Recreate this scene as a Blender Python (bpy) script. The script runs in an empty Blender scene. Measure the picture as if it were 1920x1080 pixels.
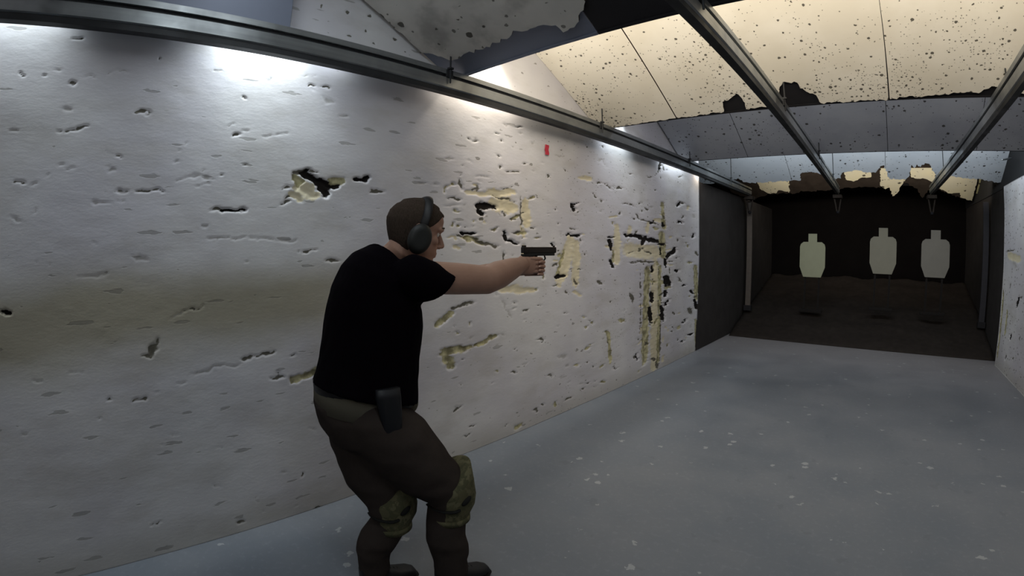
import bpy, bmesh, math, random
import numpy as np
from mathutils import Vector, Matrix, noise
C = bpy.context.scene
COL = C.collection
R = math.radians
random.seed(7)

# ------------------------------------------------------------------ camera (wide action-camera lens, barrel distortion)
cam_data = bpy.data.cameras.new('camera')
cam = bpy.data.objects.new('camera', cam_data)
COL.objects.link(cam)
C.camera = cam
cam_data.type = 'PANO'
cam_data.panorama_type = 'FISHEYE_LENS_POLYNOMIAL'
cam_data.sensor_width = 36.0
cam_data.sensor_fit = 'HORIZONTAL'
cam_data.fisheye_fov = R(200)
cam_data.fisheye_polynomial_k0 = 0.0
cam_data.fisheye_polynomial_k1 = -0.0585888
cam_data.fisheye_polynomial_k2 = 0.0
cam_data.fisheye_polynomial_k3 = 7.76062e-06
cam_data.fisheye_polynomial_k4 = 0.0
yaw, pitch, roll = R(42.0508), R(-4.8578), R(-0.1236)
fw = Vector((-math.sin(yaw)*math.cos(pitch), math.cos(yaw)*math.cos(pitch), math.sin(pitch)))
rt = fw.cross(Vector((0, 0, 1))).normalized()
up = rt.cross(fw)
r2 = math.cos(roll)*rt + math.sin(roll)*up
u2 = -math.sin(roll)*rt + math.cos(roll)*up
M = Matrix((r2, u2, -fw)).transposed().to_4x4()
M.translation = Vector((0, 0, 1.5))
cam.matrix_world = M
cam_data.clip_start = 0.02
cam_data.clip_end = 60

# ------------------------------------------------------------------ world, exposure
w = bpy.data.worlds.new('world')
C.world = w
w.use_nodes = True
w.node_tree.nodes['Background'].inputs[0].default_value = (0.75, 0.85, 1.0, 1)
w.node_tree.nodes['Background'].inputs[1].default_value = 0.0
C.view_settings.view_transform = 'Standard'
C.view_settings.look = 'None'
C.view_settings.exposure = -0.08
C.view_settings.gamma = 1.0
C.view_settings.use_curve_mapping = False

COOL = (0.86, 0.95, 1.0)
WARM = (1.0, 0.89, 0.74)
NEUT = (0.97, 0.97, 1.0)

def area(name, loc, target, sx, sy, power, color, spread=180):
    d = bpy.data.lights.new(name, 'AREA')
    d.shape = 'RECTANGLE'; d.size = sx; d.size_y = sy
    d.energy = power; d.color = color; d.spread = R(spread)
    o = bpy.data.objects.new(name, d); COL.objects.link(o)
    o.location = loc
    o.rotation_euler = (Vector(target)-Vector(loc)).to_track_quat('-Z', 'Y').to_euler()
    return o

# lamps of the range: strip lamps in the gaps between the ceiling baffles, plus added fill light, out of view, at the firing line
area('firing_line_fill', (0.0, -1.9, 3.1), (-0.4, 1.5, 1.0), 3.4, 0.4, 13, NEUT)
area('firing_line_fill_near', (-0.2, 0.55, 3.12), (-0.2, 1.3, 1.0), 3.8, 0.25, 24, COOL)
area('gap_lamp_warm', (-0.3, 2.26, 2.83), (-0.3, 3.6, 2.30), 4.2, 0.10, 50, WARM)
area('gap_lamp_third', (-0.2, 4.35, 2.95), (-0.2, 5.2, 1.6), 3.8, 0.15, 19, NEUT)
area('gap_lamp_fourth', (-0.2, 6.6, 2.86), (-0.2, 8.0, 2.3), 4.2, 0.12, 42, COOL)
area('gap_lamp_fifth', (-0.2, 8.95, 2.80), (-0.2, 10.3, 2.5), 4.2, 0.12, 24, WARM, 110)
def wall_lamp(y, length, power, color):
    """short strip lamp tucked between the near rail and the left wall, shining down the wall"""
    o = area('wall_lamp', (-2.392, y, 2.60), (-2.440, y, 2.0), 0.03, length, power, color)
    z = (Vector((-2.392, y, 2.60))-Vector((-2.440, y, 2.0))).normalized(); yv = Vector((0, 1, 0)); x = yv.cross(z)
    o.rotation_euler = Matrix((x, yv, z)).transposed().to_euler()
    return o
wall_lamp(0.92, 0.75, 1.3, COOL)
wall_lamp(-0.45, 0.5, 0.5, COOL)
wall_lamp(2.35, 0.8, 0.9, WARM)
wall_lamp(4.25, 0.5, 0.7, COOL)
wall_lamp(5.75, 0.7, 1.8, COOL)
wall_lamp(6.68, 0.14, 1.0, WARM)

def wall_washer(y, power, color, angle=100, z=3.02, x=-2.372):
    """lamp close to the wall above the baffles' lower edges, washing down the wall"""
    d = bpy.data.lights.new('wall_washer', 'SPOT')
    d.energy = power; d.color = color; d.spot_size = R(angle); d.spot_blend = 0.9; d.shadow_soft_size = 0.03
    o = bpy.data.objects.new('wall_washer', d); COL.objects.link(o)
    o.location = (x, y, z)
    o.rotation_euler = (Vector((x-0.13, y, z-1.0))-Vector(o.location)).to_track_quat('-Z', 'Y').to_euler()
wall_washer(0.78, 50, COOL, 125, 2.80, -2.385)
wall_washer(-0.50, 45, COOL, 84)
wall_washer(2.45, 44, WARM, 110)
wall_washer(4.35, 35, COOL, 80)
wall_washer(6.30, 30, COOL, 70)

# ------------------------------------------------------------------ helpers
def tag(o, label=None, cat=None, group=None, kind=None):
    if label: o['label'] = label
    if cat: o['category'] = cat
    if group: o['group'] = group
    if kind: o['kind'] = kind
    return o

def empty(name, loc=(0, 0, 0)):
    o = bpy.data.objects.new(name, None); COL.objects.link(o); o.location = loc
    o.empty_display_size = 0.1
    return o

def link(name, me, mat=None, parent=None):
    o = bpy.data.objects.new(name, me); COL.objects.link(o)
    if mat is not None:
        me.materials.clear(); me.materials.append(mat)
    if parent is not None:
        o.parent = parent
        chain = Matrix.Identity(4)
        p = parent
        loc = Vector((0, 0, 0))
        while p is not None:
            loc += p.location; p = p.parent
        o.matrix_parent_inverse = Matrix.Identity(4)
        me.transform(Matrix.Translation(-loc))      # meshes are written in world coordinates
    return o

def obj(name, bm, mat=None, parent=None, smooth=False):
    me = bpy.data.meshes.new(name)
    bmesh.ops.recalc_face_normals(bm, faces=bm.faces)
    bm.to_mesh(me); bm.free()
    if smooth:
        me.polygons.foreach_set('use_smooth', [True]*len(me.polygons))
    return link(name, me, mat, parent)

def add_box(bm, c, s, rot=None, bevel=0.0):
    r = bmesh.ops.create_cube(bm, size=1.0)
    vs = r['verts']
    bmesh.ops.scale(bm, vec=s, verts=vs)
    if bevel:
        es = list({e for v in vs for e in v.link_edges})
        b = bmesh.ops.bevel(bm, geom=es, offset=bevel, segments=2, affect='EDGES', profile=0.6)
        vs = list({v for v in b['verts']} | {v for v in vs if v.is_valid})
        vs = list({v for f in b['faces'] for v in f.verts} | set(vs))
    if rot is not None:
        bmesh.ops.rotate(bm, cent=(0, 0, 0), matrix=rot, verts=vs)
    bmesh.ops.translate(bm, vec=c, verts=vs)
    return vs

def ring_loft(bm, rings, cap=True):
    """rings: lists of n Vectors; joined into a closed tube"""
    prev = None; first = None
    for pts in rings:
        vs = [bm.verts.new(p) for p in pts]
        if prev:
            n = len(vs)
            for i in range(n):
                bm.faces.new((prev[i], prev[(i+1) % n], vs[(i+1) % n], vs[i]))
        else:
            first = vs
        prev = vs
    if cap:
        bm.faces.new(first[::-1]); bm.faces.new(prev)

def tube(bm, pts, rad, n=16, side=None, round_caps=True):
    """tube through pts; rad is a radius or (a, b) per point"""
    pts = [Vector(p) for p in pts]
    k = len(pts)
    rr = [(r, r) if not isinstance(r, (tuple, list)) else r for r in (rad if isinstance(rad, (list, tuple)) and len(rad) == k else [rad]*k)]
    if round_caps:
        t0 = (pts[0]-pts[1]).normalized(); t1 = (pts[-1]-pts[-2]).normalized()
        a0 = min(rr[0]); a1 = min(rr[-1])
        q = []; s = []
        for f, g in ((0.95, 0.25), (0.7, 0.7), (0.35, 0.93)):
            q.append(pts[0]+t0*a0*f); s.append((rr[0][0]*g, rr[0][1]*g))
        q += pts; s += rr
        for f, g in ((0.35, 0.93), (0.7, 0.7), (0.95, 0.25)):
            q.append(pts[-1]+t1*a1*f); s.append((rr[-1][0]*g, rr[-1][1]*g))
        pts, rr = q, s
    side = Vector(side).normalized() if side is not None else None
    rings = []
    x = None
    for i, p in enumerate(pts):
        a = pts[max(i-1, 0)]; b = pts[min(i+1, len(pts)-1)]
        t = (b-a).normalized()
        ref = side if side is not None else (x if x is not None else (Vector((0, 0, 1)) if abs(t.z) < 0.9 else Vector((1, 0, 0))).cross(t))
        x = (ref - t*ref.dot(t)).normalized()
        y = t.cross(x)
        rings.append([p + x*(rr[i][0]*math.cos(2*math.pi*j/n)) + y*(rr[i][1]*math.sin(2*math.pi*j/n)) for j in range(n)])
    ring_loft(bm, rings)

def ball(bm, c, s, rot=None, seg=20):
    r = bmesh.ops.create_uvsphere(bm, u_segments=seg, v_segments=seg//2+2, radius=1.0)
    bmesh.ops.scale(bm, vec=s, verts=r['verts'])
    if rot is not None: bmesh.ops.rotate(bm, cent=(0, 0, 0), matrix=rot, verts=r['verts'])
    bmesh.ops.translate(bm, vec=c, verts=r['verts'])

def fuse(name, bm, voxel, mat, parent=None, smooth_iter=4, disp=None):
    """one continuous surface out of overlapping closed pieces"""
    me = bpy.data.meshes.new(name)
    bmesh.ops.recalc_face_normals(bm, faces=bm.faces)
    bm.to_mesh(me); bm.free()
    tmp = bpy.data.objects.new('tmp', me); COL.objects.link(tmp)
    m = tmp.modifiers.new('r', 'REMESH'); m.mode = 'VOXEL'; m.voxel_size = voxel
    if smooth_iter:
        s = tmp.modifiers.new('s', 'SMOOTH'); s.factor = 0.5; s.iterations = smooth_iter
    dg = bpy.context.evaluated_depsgraph_get(); dg.update()
    out = bpy.data.meshes.new_from_object(tmp.evaluated_get(dg))
    bpy.data.objects.remove(tmp); bpy.data.meshes.remove(me)
    out.name = name
    if disp is not None:
        n = len(out.vertices)
        co = np.empty(n*3); out.vertices.foreach_get('co', co)
        no = np.empty(n*3); out.vertex_normals.foreach_get('vector', no)
        co = co.reshape(-1, 3); no = no.reshape(-1, 3)
        co += no*disp(co)[:, None]
        out.vertices.foreach_set('co', co.ravel())
    out.polygons.foreach_set('use_smooth', [True]*len(out.polygons))
    return link(name, out, mat, parent)

# value noise in numpy
def vnoise2(x, y, seed=0):
    xi = np.floor(x).astype(int); yi = np.floor(y).astype(int)
    xf = x-xi; yf = y-yi
    def h(a, b):
        v = (a*374761393 + b*668265263 + seed*1274126177) & 0xffffffff
        v = ((v ^ (v >> 13))*1103515245) & 0xffffffff
        return ((v ^ (v >> 16)) & 0xffff)/65535.0
    u = xf*xf*(3-2*xf); v = yf*yf*(3-2*yf)
    return (h(xi, yi)*(1-u)+h(xi+1, yi)*u)*(1-v)+(h(xi, yi+1)*(1-u)+h(xi+1, yi+1)*u)*v

# ------------------------------------------------------------------ materials
def srgb(r, g, b):
    f = lambda c: ((c/255)/12.92) if c/255 <= 0.04045 else (((c/255)+0.055)/1.055)**2.4
    return (f(r), f(g), f(b), 1)

class NT:
    def __init__(s, name):
        s.m = bpy.data.materials.new(name); s.m.use_nodes = True
        s.t = s.m.node_tree; s.b = s.t.nodes['Principled BSDF']
        s.geo = s.t.nodes.new('ShaderNodeNewGeometry')
    def n(s, kind, **kw):
        o = s.t.nodes.new('ShaderNode'+kind)
        for k, v in kw.items(): setattr(o, k, v)
        return o
    def l(s, a, b): s.t.links.new(a, b)
    def val(s, sock, v):
        if hasattr(v, 'links'): s.l(v, sock)
        else: sock.default_value = v
    def math(s, op, a, b=0.0, c=None, clamp=False):
        o = s.n('Math', operation=op, use_clamp=clamp)
        s.val(o.inputs[0], a); s.val(o.inputs[1], b)
        if c is not None: s.val(o.inputs[2], c)
        return o.outputs[0]
    def mapr(s, v, a, b, c=0.0, d=1.0, smooth=True):
        o = s.n('MapRange', interpolation_type='SMOOTHSTEP' if smooth else 'LINEAR')
        s.val(o.inputs[0], v)
        o.inputs[1].default_value = a; o.inputs[2].default_value = b
        o.inputs[3].default_value = c; o.inputs[4].default_value = d
        return o.outputs[0]
    def mix(s, f, a, b):
        o = s.n('Mix', data_type='RGBA')
        s.val(o.inputs[0], f); s.val(o.inputs[6], a); s.val(o.inputs[7], b)
        return o.outputs[2]
    def pos(s, scale=(1, 1, 1), off=(0, 0, 0)):
        m = s.n('Mapping'); m.inputs[3].default_value = scale; m.inputs[1].default_value = off
        s.l(s.geo.outputs['Position'], m.inputs[0]); return m.outputs[0]
    def noise(s, vec, scale, detail=3, rough=0.55, dist=0.0):
        o = s.n('TexNoise'); s.l(vec, o.inputs['Vector'])
        o.inputs['Scale'].default_value = scale; o.inputs['Detail'].default_value = detail
        o.inputs['Roughness'].default_value = rough; o.inputs['Distortion'].default_value = dist
        return o.outputs[0]
    def voro(s, vec, scale, rnd=1.0):
        o = s.n('TexVoronoi'); s.l(vec, o.inputs['Vector']); o.inputs['Scale'].default_value = scale
        o.inputs['Randomness'].default_value = rnd
        return o.outputs['Distance'], o.outputs['Color']
    def sep(s, c):
        o = s.n('SeparateColor'); s.l(c, o.inputs[0]); return o.outputs
    def xyz(s):
        o = s.n('SeparateXYZ'); s.l(s.geo.outputs['Position'], o.inputs[0]); return o.outputs
    def attr(s, name):
        o = s.n('Attribute'); o.attribute_name = name; return o.outputs['Fac']
    def bump(s, h, strength=0.5, dist=0.01):
        o = s.n('Bump'); o.inputs['Strength'].default_value = strength; o.inputs['Distance'].default_value = dist
        s.l(h, o.inputs['Height']); s.l(o.outputs[0], s.b.inputs['Normal'])
    def out(s, color, rough=0.8, metal=0.0, spec=0.3):
        s.val(s.b.inputs['Base Color'], color); s.val(s.b.inputs['Roughness'], rough)
        s.b.inputs['Metallic'].default_value = metal; s.b.inputs['Specular IOR Level'].default_value = spec
        return s.m
    def pocks(s, vec, scale, amount, jitter=0.35, seed=0):
        """random chips: small dark spots whose size differs from cell to cell; amount 0..1 (socket or value)"""
        nz = s.n('TexNoise'); s.l(vec, nz.inputs['Vector']); nz.inputs['Scale'].default_value = scale*2.2; nz.inputs['Detail'].default_value = 2
        ad = s.n('VectorMath', operation='MULTIPLY_ADD'); s.l(nz.outputs[1], ad.inputs[0])
        ad.inputs[1].default_value = (jitter/scale,)*3; s.l(vec, ad.inputs[2])
        d, c = s.voro(ad.outputs[0], scale)
        rr = s.sep(c)
        keep = s.math('LESS_THAN', rr[0], amount)
        rad = s.math('MULTIPLY_ADD', rr[1], 0.26, 0.09)
        rad = s.math('MULTIPLY', rad, keep)
        dd = s.math('SUBTRACT', rad, d)
        return s.mapr(dd, 0.0, 0.05)

def plain(name, col, rough=0.7, metal=0.0, var=0.15, scale=20, bump=0.0, spec=0.3, stretch=(1, 1, 1)):
    t = NT(name); v = t.pos(stretch)
    n = t.noise(v, scale, 4)
    c2 = tuple(max(0, x*(1-var*2)) for x in col[:3])+(1,)
    c1 = tuple(min(1, x*(1+var)) for x in col[:3])+(1,)
    c = t.mix(n, c2, c1)
    if bump: t.bump(n, bump, 0.005)
    return t.out(c, rough, metal, spec)
WALL_MARKS = [('f', -0.242, 2.329, -0.2, 2.334, 0.004, 0.004), ('d', -0.174, 2.489, -0.109, 2.498, 0.005, 0.0052), ('f', -0.076, 2.31, -0.032, 2.318, 0.0063, 0.0063),
('f', 0.023, 2.33, 0.076, 2.351, 0.0063, 0.0064), ('f', 0.076, 2.351, 0.137, 2.346, 0.0064, 0.0065), ('d', 0.17, 2.152, 0.251, 2.166, 0.0064, 0.0064),
('d', -0.166, 2.053, -0.088, 2.068, 0.0062, 0.006), ('d', -0.088, 2.072, -0.046, 2.081, 0.0099, 0.0097), ('f', -0.399, 2.049, -0.36, 2.054, 0.0049, 0.0046),
('f', 0.655, 2.127, 0.683, 2.133, 0.0071, 0.0069), ('d', 0.663, 2.076, 0.714, 2.089, 0.0042, 0.0041), ('f', 0.714, 2.094, 0.77, 2.11, 0.0072, 0.0069),
('f', 0.836, 2.094, 0.98, 2.123, 0.006, 0.0057), ('d', 0.884, 2.415, 0.906, 2.415, 0.0061, 0.006), ('d', 1.082, 2.398, 1.144, 2.406, 0.0065, 0.0062),
('d', 1.167, 2.416, 1.224, 2.413, 0.0067, 0.0063), ('f', 1.103, 2.371, 1.132, 2.375, 0.0065, 0.0062), ('f', 1.284, 2.257, 1.336, 2.268, 0.0069, 0.0063),
('f', 1.178, 2.339, 1.246, 2.331, 0.0168, 0.0156), ('f', 1.055, 2.453, 1.143, 2.469, 0.0049, 0.0047), ('f', -0.125, 1.891, -0.083, 1.894, 0.0049, 0.0047),
('f', 0.074, 1.884, 0.116, 1.887, 0.0063, 0.006), ('f', 0.396, 1.844, 0.454, 1.853, 0.0053, 0.0051), ('f', 0.453, 1.858, 0.515, 1.871, 0.008, 0.0077),
('f', 0.515, 1.871, 0.589, 1.855, 0.0095, 0.0091), ('f', 0.489, 1.823, 0.57, 1.831, 0.0054, 0.0052), ('d', 0.12, 1.786, 0.241, 1.791, 0.004, 0.004),
('d', 0.241, 1.794, 0.339, 1.793, 0.0064, 0.0062), ('f', -0.009, 1.734, 0.065, 1.745, 0.005, 0.0047), ('f', 0.065, 1.745, 0.166, 1.75, 0.004, 0.004),
('d', 0.572, 1.709, 0.641, 1.712, 0.0069, 0.0065), ('k', 0.641, 1.707, 0.759, 1.7, 0.0099, 0.0093), ('f', 0.403, 1.992, 0.421, 1.993, 0.0053, 0.0051),
('f', 0.379, 1.927, 0.411, 1.926, 0.0066, 0.0064), ('f', 0.654, 2.482, 0.741, 2.493, 0.0043, 0.0044), ('f', 0.561, 2.41, 0.592, 2.414, 0.0056, 0.0056),
('d', 1.009, 1.914, 1.097, 1.931, 0.0157, 0.0144), ('k', 1.088, 1.913, 1.13, 1.875, 0.0256, 0.0233), ('k', 1.13, 1.875, 1.229, 1.845, 0.0327, 0.0295),
('k', 1.173, 1.854, 1.219, 1.809, 0.0263, 0.0236), ('k', 1.219, 1.845, 1.286, 1.848, 0.0201, 0.0179), ('o', 1.025, 1.886, 1.057, 1.854, 0.025, 0.0229),
('o', 1.252, 1.87, 1.306, 1.877, 0.0254, 0.0226), ('c', 1.058, 1.831, 1.141, 1.794, 0.0382, 0.0347), ('c', 1.021, 1.792, 1.058, 1.773, 0.0187, 0.0171),
('d', 0.95, 1.82, 1.008, 1.823, 0.0061, 0.0056), ('d', 0.948, 1.747, 1.009, 1.755, 0.0122, 0.0112), ('d', 0.969, 1.776, 1.015, 1.789, 0.0077, 0.0071),
('d', 1.049, 1.928, 1.185, 1.923, 0.0048, 0.0044), ('k', 1.418, 1.9, 1.475, 1.904, 0.0126, 0.0109), ('d', 1.509, 1.84, 1.607, 1.846, 0.0075, 0.0064),
('f', 1.843, 1.919, 1.929, 1.922, 0.0086, 0.0069), ('f', 0.558, 1.562, 0.811, 1.565, 0.007, 0.0066), ('f', 0.811, 1.557, 1.039, 1.546, 0.009, 0.0083),
('f', 0.184, 1.494, 0.273, 1.485, 0.0089, 0.0085), ('d', 1.051, 1.492, 1.153, 1.492, 0.0064, 0.0057), ('d', 1.21, 1.429, 1.311, 1.429, 0.0101, 0.0089),
('k', -0.443, 1.296, -0.39, 1.287, 0.0098, 0.0089), ('f', -0.077, 1.422, 0.072, 1.418, 0.0062, 0.0059), ('f', 0.348, 1.2, 0.421, 1.219, 0.0053, 0.005),
('d', 0.421, 1.219, 0.518, 1.25, 0.004, 0.004), ('d', 0.232, 1.038, 0.279, 1.083, 0.0208, 0.02), ('d', 0.279, 1.083, 0.299, 1.119, 0.0104, 0.01),
('d', 0.2, 1.034, 0.257, 1.027, 0.0065, 0.0062), ('d', 0.691, 0.959, 0.779, 0.966, 0.0116, 0.011), ('d', 0.779, 0.966, 0.901, 0.973, 0.0075, 0.007),
('f', 0.417, 0.923, 0.689, 0.94, 0.0097, 0.0094), ('d', 0.122, 0.828, 0.186, 0.828, 0.0065, 0.0064), ('d', 0.845, 0.831, 0.919, 0.825, 0.0091, 0.0086),
('o', 0.973, 0.804, 1.051, 0.809, 0.019, 0.0178), ('o', 1.045, 0.81, 1.119, 0.828, 0.0195, 0.018), ('d', 0.948, 0.94, 1.01, 0.938, 0.0062, 0.0058),
('f', -0.334, 0.984, -0.274, 0.98, 0.0062, 0.0058), ('f', 0.233, 0.858, 0.262, 0.859, 0.0052, 0.0051), ('d', 0.081, 0.19, 0.148, 0.181, 0.0054, 0.0058),
('d', 0.55, 0.065, 0.587, 0.06, 0.0134, 0.0144), ('f', 0.834, 0.298, 0.886, 0.291, 0.0079, 0.0079), ('d', 0.954, 0.234, 0.981, 0.25, 0.0098, 0.0098),
('f', 0.346, 0.881, 0.4, 0.875, 0.0053, 0.0052), ('f', 0.276, 0.635, 0.32, 0.633, 0.0067, 0.0067), ('f', -0.158, 0.997, -0.083, 0.991, 0.004, 0.004),
('d', 2.1, 1.829, 2.229, 1.83, 0.0119, 0.0091), ('f', 2.058, 1.777, 2.205, 1.788, 0.0141, 0.0108), ('k', 2.238, 1.596, 2.365, 1.602, 0.0177, 0.013),
('o', 2.268, 1.567, 2.433, 1.53, 0.0232, 0.0168), ('d', 2.328, 1.56, 2.598, 1.499, 0.0189, 0.0134), ('d', 2.175, 1.577, 2.253, 1.578, 0.0098, 0.0073),
('k', 2.391, 1.791, 2.559, 1.793, 0.0352, 0.0251), ('k', 2.386, 1.753, 2.433, 1.725, 0.0238, 0.0171), ('d', 2.521, 1.873, 2.783, 1.851, 0.0116, 0.008),
('c', 2.559, 1.817, 2.758, 1.805, 0.0759, 0.0521), ('c', 2.423, 1.877, 2.758, 1.919, 0.0397, 0.0277), ('d', 2.675, 2.062, 2.833, 2.08, 0.0091, 0.0062),
('d', 2.845, 1.901, 2.863, 1.628, 0.0126, 0.0083), ('d', 2.616, 1.936, 2.728, 1.941, 0.0088, 0.0061), ('k', 2.668, 1.599, 2.697, 1.543, 0.0266, 0.018),
('k', 2.685, 1.551, 2.806, 1.524, 0.0212, 0.0142), ('d', 2.628, 1.757, 2.686, 1.736, 0.0146, 0.01), ('d', 2.715, 1.713, 2.794, 1.716, 0.0121, 0.0081),
('f', 2.355, 1.993, 2.488, 2.014, 0.0133, 0.0096), ('f', 1.981, 1.916, 2.026, 1.916, 0.0112, 0.0088), ('f', 2.057, 2.087, 2.17, 2.097, 0.0117, 0.0091),
('f', 2.268, 2.09, 2.334, 2.094, 0.0101, 0.0076), ('d', 2.304, 1.883, 2.407, 1.922, 0.0129, 0.0095), ('c', 2.902, 1.847, 2.921, 1.68, 0.0517, 0.0336),
('d', 2.14, 1.087, 2.365, 1.112, 0.0225, 0.0167), ('o', 1.997, 0.987, 2.149, 1.061, 0.028, 0.0216), ('o', 2.047, 0.799, 2.292, 0.791, 0.0342, 0.0262),
('o', 2.084, 0.764, 2.129, 0.689, 0.0431, 0.0336), ('o', 2.345, 0.803, 2.565, 0.839, 0.0219, 0.0158), ('d', 3.057, 0.743, 3.156, 0.742, 0.0178, 0.0113),
('f', 3.371, 0.544, 3.468, 0.527, 0.0363, 0.022), ('d', 3.206, 0.399, 3.251, 0.399, 0.0227, 0.0144), ('d', 2.869, 0.997, 2.947, 0.993, 0.0196, 0.0128),
('d', 1.738, 1.409, 1.926, 1.376, 0.0105, 0.0084), ('f', 2.625, 1.114, 2.743, 0.939, 0.0238, 0.0163), ('c', 2.625, 1.194, 3.0, 1.148, 0.0437, 0.029),
('f', 3.288, 2.281, 3.459, 2.293, 0.0155, 0.0094), ('c', 3.664, 2.136, 3.852, 2.138, 0.0358, 0.02), ('k', 3.543, 1.878, 3.584, 1.824, 0.025, 0.0143),
('k', 3.551, 1.884, 3.652, 1.896, 0.0127, 0.0072), ('d', 3.567, 1.818, 3.652, 1.814, 0.0127, 0.0072), ('d', 3.887, 2.01, 3.953, 1.959, 0.019, 0.0102),
('d', 4.323, 2.1, 4.458, 2.12, 0.028, 0.0139), ('d', 4.455, 1.952, 4.607, 1.97, 0.0176, 0.0085), ('d', 4.607, 1.958, 4.742, 1.945, 0.0246, 0.0115),
('d', 4.991, 1.946, 5.073, 1.934, 0.0345, 0.0152), ('d', 4.754, 1.871, 4.856, 1.806, 0.0257, 0.0117), ('d', 4.856, 1.806, 5.364, 1.776, 0.0282, 0.0123),
('o', 5.46, 2.045, 5.521, 1.737, 0.0556, 0.0227), ('d', 5.49, 1.905, 5.537, 1.842, 0.056, 0.0228), ('d', 4.164, 2.126, 4.226, 2.074, 0.0157, 0.0081),
('k', 3.469, 1.602, 3.669, 1.606, 0.0167, 0.0095), ('d', 3.501, 1.654, 3.617, 1.663, 0.0125, 0.0071), ('c', 3.517, 1.561, 3.376, 1.214, 0.0798, 0.0465),
('o', 3.421, 1.467, 3.314, 1.24, 0.0232, 0.0138), ('k', 3.329, 1.258, 3.438, 1.253, 0.0234, 0.0138), ('d', 3.628, 1.298, 3.688, 1.296, 0.0173, 0.0097),
('c', 3.617, 1.538, 3.587, 1.18, 0.0592, 0.0335), ('d', 3.669, 1.587, 3.686, 1.534, 0.0174, 0.0097), ('d', 3.966, 1.169, 4.065, 1.132, 0.0345, 0.0181),
('d', 3.731, 1.466, 3.758, 1.417, 0.0134, 0.0074), ('k', 4.192, 1.56, 4.245, 1.465, 0.0369, 0.0186), ('k', 4.225, 1.369, 4.269, 1.303, 0.0374, 0.0188),
('o', 4.267, 1.464, 4.268, 1.357, 0.0322, 0.0161), ('c', 4.33, 1.708, 4.345, 1.345, 0.0659, 0.0326), ('k', 4.511, 1.626, 4.857, 1.623, 0.037, 0.0172),
('k', 4.805, 1.61, 5.351, 1.572, 0.0628, 0.0274), ('c', 4.584, 1.475, 5.278, 1.439, 0.1864, 0.0833), ('d', 4.586, 1.34, 5.311, 1.337, 0.0334, 0.0149),
('o', 5.442, 1.657, 5.511, 1.399, 0.095, 0.0388), ('k', 5.641, 1.398, 5.862, 1.464, 0.0686, 0.0269), ('k', 5.56, 1.366, 5.596, 1.266, 0.049, 0.0197),
('k', 5.553, 1.136, 5.608, 1.034, 0.0491, 0.0199), ('k', 5.595, 0.969, 5.583, 0.897, 0.0494, 0.02), ('o', 5.053, 1.251, 5.043, 0.164, 0.0909, 0.0405),
('c', 5.253, 1.276, 5.317, 0.043, 0.1053, 0.0453), ('o', 5.405, 1.271, 5.435, 0.087, 0.0548, 0.0231), ('k', 5.194, 1.29, 5.211, 1.214, 0.0438, 0.0187),
('k', 5.193, 0.978, 5.199, 0.877, 0.0658, 0.0284), ('k', 5.146, 0.794, 5.202, 0.623, 0.0583, 0.0255), ('d', 4.632, 1.018, 4.711, 0.913, 0.0495, 0.0233),
('k', 5.495, 0.779, 5.541, 0.608, 0.0647, 0.0268), ('d', 4.876, 1.274, 4.918, 0.499, 0.02, 0.0091), ('d', 5.451, 0.959, 5.492, 0.007, 0.024, 0.0101),
('d', 5.384, 0.124, 5.429, 0.006, 0.0476, 0.0208), ('d', 5.679, 1.264, 5.737, 1.128, 0.0255, 0.0101), ('d', 6.607, 1.465, 6.72, 1.389, 0.0661, 0.0227),
('o', 6.617, 1.239, 6.697, 0.777, 0.0882, 0.0306), ('k', 6.632, 0.767, 6.734, 0.635, 0.0669, 0.0233), ('d', 6.387, 0.677, 6.524, 0.565, 0.0841, 0.0304),
('o', 6.709, 0.466, 6.812, 0.056, 0.0686, 0.0242), ('o', 4.186, 0.634, 4.258, 0.317, 0.0323, 0.0168), ('d', 4.18, 0.553, 4.204, 0.494, 0.0213, 0.0111),
('d', 5.049, 0.404, 5.122, 0.367, 0.0357, 0.0161), ('d', 4.765, 0.292, 4.819, 0.257, 0.0392, 0.0187), ('f', 3.332, 0.541, 3.452, 0.515, 0.032, 0.0194),
('d', 3.085, 0.748, 3.142, 0.749, 0.0178, 0.0113), ('d', 5.784, 0.509, 5.894, 0.46, 0.0356, 0.0142), ('d', 5.985, 1.116, 6.14, 1.038, 0.0376, 0.0141),
('k', 5.447, 2.54, 5.38, 2.439, 0.0389, 0.0165), ('d', 5.38, 2.439, 5.256, 2.345, 0.0302, 0.0129), ('d', 5.462, 2.529, 5.553, 2.45, 0.04, 0.0167),
('d', 5.621, 2.513, 5.634, 2.434, 0.0249, 0.0102), ('d', 5.442, 2.447, 5.437, 2.342, 0.0157, 0.0066), ('f', 4.068, 2.353, 4.127, 2.298, 0.0254, 0.0134),
('d', 4.053, 2.511, 4.092, 2.464, 0.0151, 0.0081), ('d', 3.795, 2.44, 3.812, 2.428, 0.0137, 0.0077), ('d', 1.115, 2.915, 1.136, 2.907, 0.0118, 0.012),
('d', 1.292, 2.922, 1.314, 2.921, 0.0144, 0.0142), ('d', 1.323, 2.766, 1.353, 2.76, 0.0144, 0.0138), ('d', 1.424, 2.821, 1.45, 2.821, 0.0112, 0.0107),
('d', 1.492, 2.767, 1.516, 2.759, 0.0134, 0.0125), ('d', 1.556, 3.001, 1.589, 2.989, 0.0199, 0.0189), ('d', 1.442, 2.929, 1.469, 2.937, 0.0095, 0.0091),
('d', 1.627, 2.833, 1.657, 2.822, 0.0121, 0.0111), ('d', 1.377, 2.689, 1.4, 2.68, 0.0109, 0.0103), ('o', 0.419, 2.748, 0.508, 2.772, 0.0195, 0.0209),
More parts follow.
